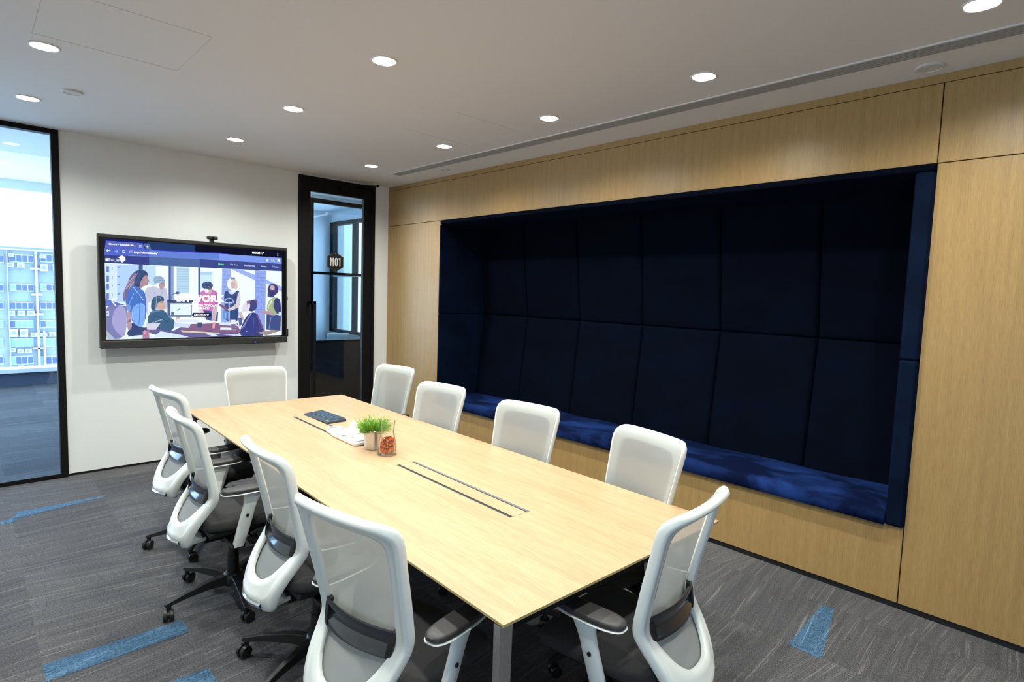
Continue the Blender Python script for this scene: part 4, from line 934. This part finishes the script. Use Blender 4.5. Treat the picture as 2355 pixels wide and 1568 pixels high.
vs_ = thing('glass_vase', 'clear waisted glass vase half filled with orange potpourri', 'vase', (-1.955, -3.222, TZ+.0006))
bm = B(); outp = [(.050, 0), (.0515, .004), (.0490, .010), (.0475, .04), (.0455, .075), (.0400, .105), (.0360, .125), (.0365, .145), (.0400, .170), (.0425, .185)]
inn = [(max(r-.0028, .001), z) for r, z in reversed(outp[2:])]
lathe(bm, [(.001, 0)]+outp+inn[:-1]+[(.044, .014), (.001, .012)], 40, cap=False)
obj('vase_glass', bm, M['clear'], vs_, smooth=True, angle=60)
pc = B()
pm = [mat('petal_'+n, c, .6) for n, c in (('orange', (.80, .13, .01)), ('red', (.34, .02, .012)), ('amber', (.50, .17, .025)), ('brown', (.16, .04, .012)))]
for k in range(230):
    z = .019+.070*random.random(); rmax = .040 if z < .06 else .036; a = random.uniform(0, 2*PI); rr = rmax*random.random()**.35
    c0 = Vector((rr*math.cos(a), rr*math.sin(a), z)); nrm = (Vector((math.cos(a), math.sin(a), random.uniform(-.4, .8)))+Vector([random.uniform(-.5, .5) for _ in range(3)])).normalized()
    ax = nrm.orthogonal().normalized(); bx = nrm.cross(ax); r1 = random.uniform(.0065, .0125)*(1 if rr < .030 else .62)
    ringp = [c0+(ax*math.cos(t*PI/4)+bx*math.sin(t*PI/4)*.85)*r1 for t in range(8)]; mi = random.choice((0, 0, 1, 2, 2, 3))
    loft(pc, [[p_-nrm*.0007 for p_ in ringp], [p_+nrm*.0012 for p_ in ringp]], mi=mi)
pp_ = obj('potpourri', pc, pm); pp_.location = (-1.955, -3.222, TZ+.0006); pp_['kind'] = 'stuff'; tag(pp_, 'orange and red dried potpourri pieces inside the glass vase', 'potpourri')

# white tray with two lobes, a pack of tissues standing on it
ty = thing('cable_tray', 'flat white plastic tray with rounded lobes and slots lying over the cable flap', 'tray', (-1.951, -2.757, TZ+.0012), R(-1.5))
bm = B(); out = []
for x, y in [(-.062, -.215), (-.045, -.228), (.045, -.228), (.062, -.215), (.066, .05), (.060, .20), (.045, .222), (.0, .226), (-.030, .215), (-.045, .190), (-.052, .140), (-.046, .118), (-.058, .09), (-.066, .03)]: out.append((x, y))
loft(bm, [[(x*s_, y*s_, z) for x, y in out] for s_, z in ((.96, 0), (1, .004), (1, .016), (.96, .021))]); tr_ = obj('tray_body', bm, M['white_plastic'], ty, bevel=.003, seg=3)
for a in ((-.030, .018, .172, .184), (-.035, .000, .105, .115), (.012, .05, .125, .134)):
    bm = B(); box(bm, *a, .0195, .0218); obj('slot', bm, mat('grey_slot', (.12, .12, .13), .6), tr_)
bm = B(); box(bm, -.052, .052, -.215, .06, .0212, .030); pk = obj('tissue_pack', bm, mat('soft_wrapper', (.80, .82, .83), .4), None, bevel=.006, seg=3, loc=(-1.951, -2.757, TZ+.0012))
pk.rotation_euler.z = R(-1.5); tag(pk, 'white plastic pack of tissues lying open on the white tray', 'tissue pack')
bm = B(); rg = []
for k in range(7):                   # pulled-up tissue: a crumpled cone
    v = k/6; h = .030+.085*v; rad = .060*(1-v)**.9+.002; row = []
    for a in range(28):
        th = 2*PI*a/28; f_ = 1+.28*math.sin(3*th+.6)*(1-v)+.16*math.sin(7*th+2)*(1-v*.5); row.append((-.005+.012*v+rad*f_*math.cos(th)*.75, -.10+.02*v+rad*f_*math.sin(th)*1.2, h+.006*math.sin(5*th)*(1-v)))
    rg.append(row)
loft(bm, rg); obj('pulled_tissue', bm, M['paper'], pk, smooth=True, angle=35)
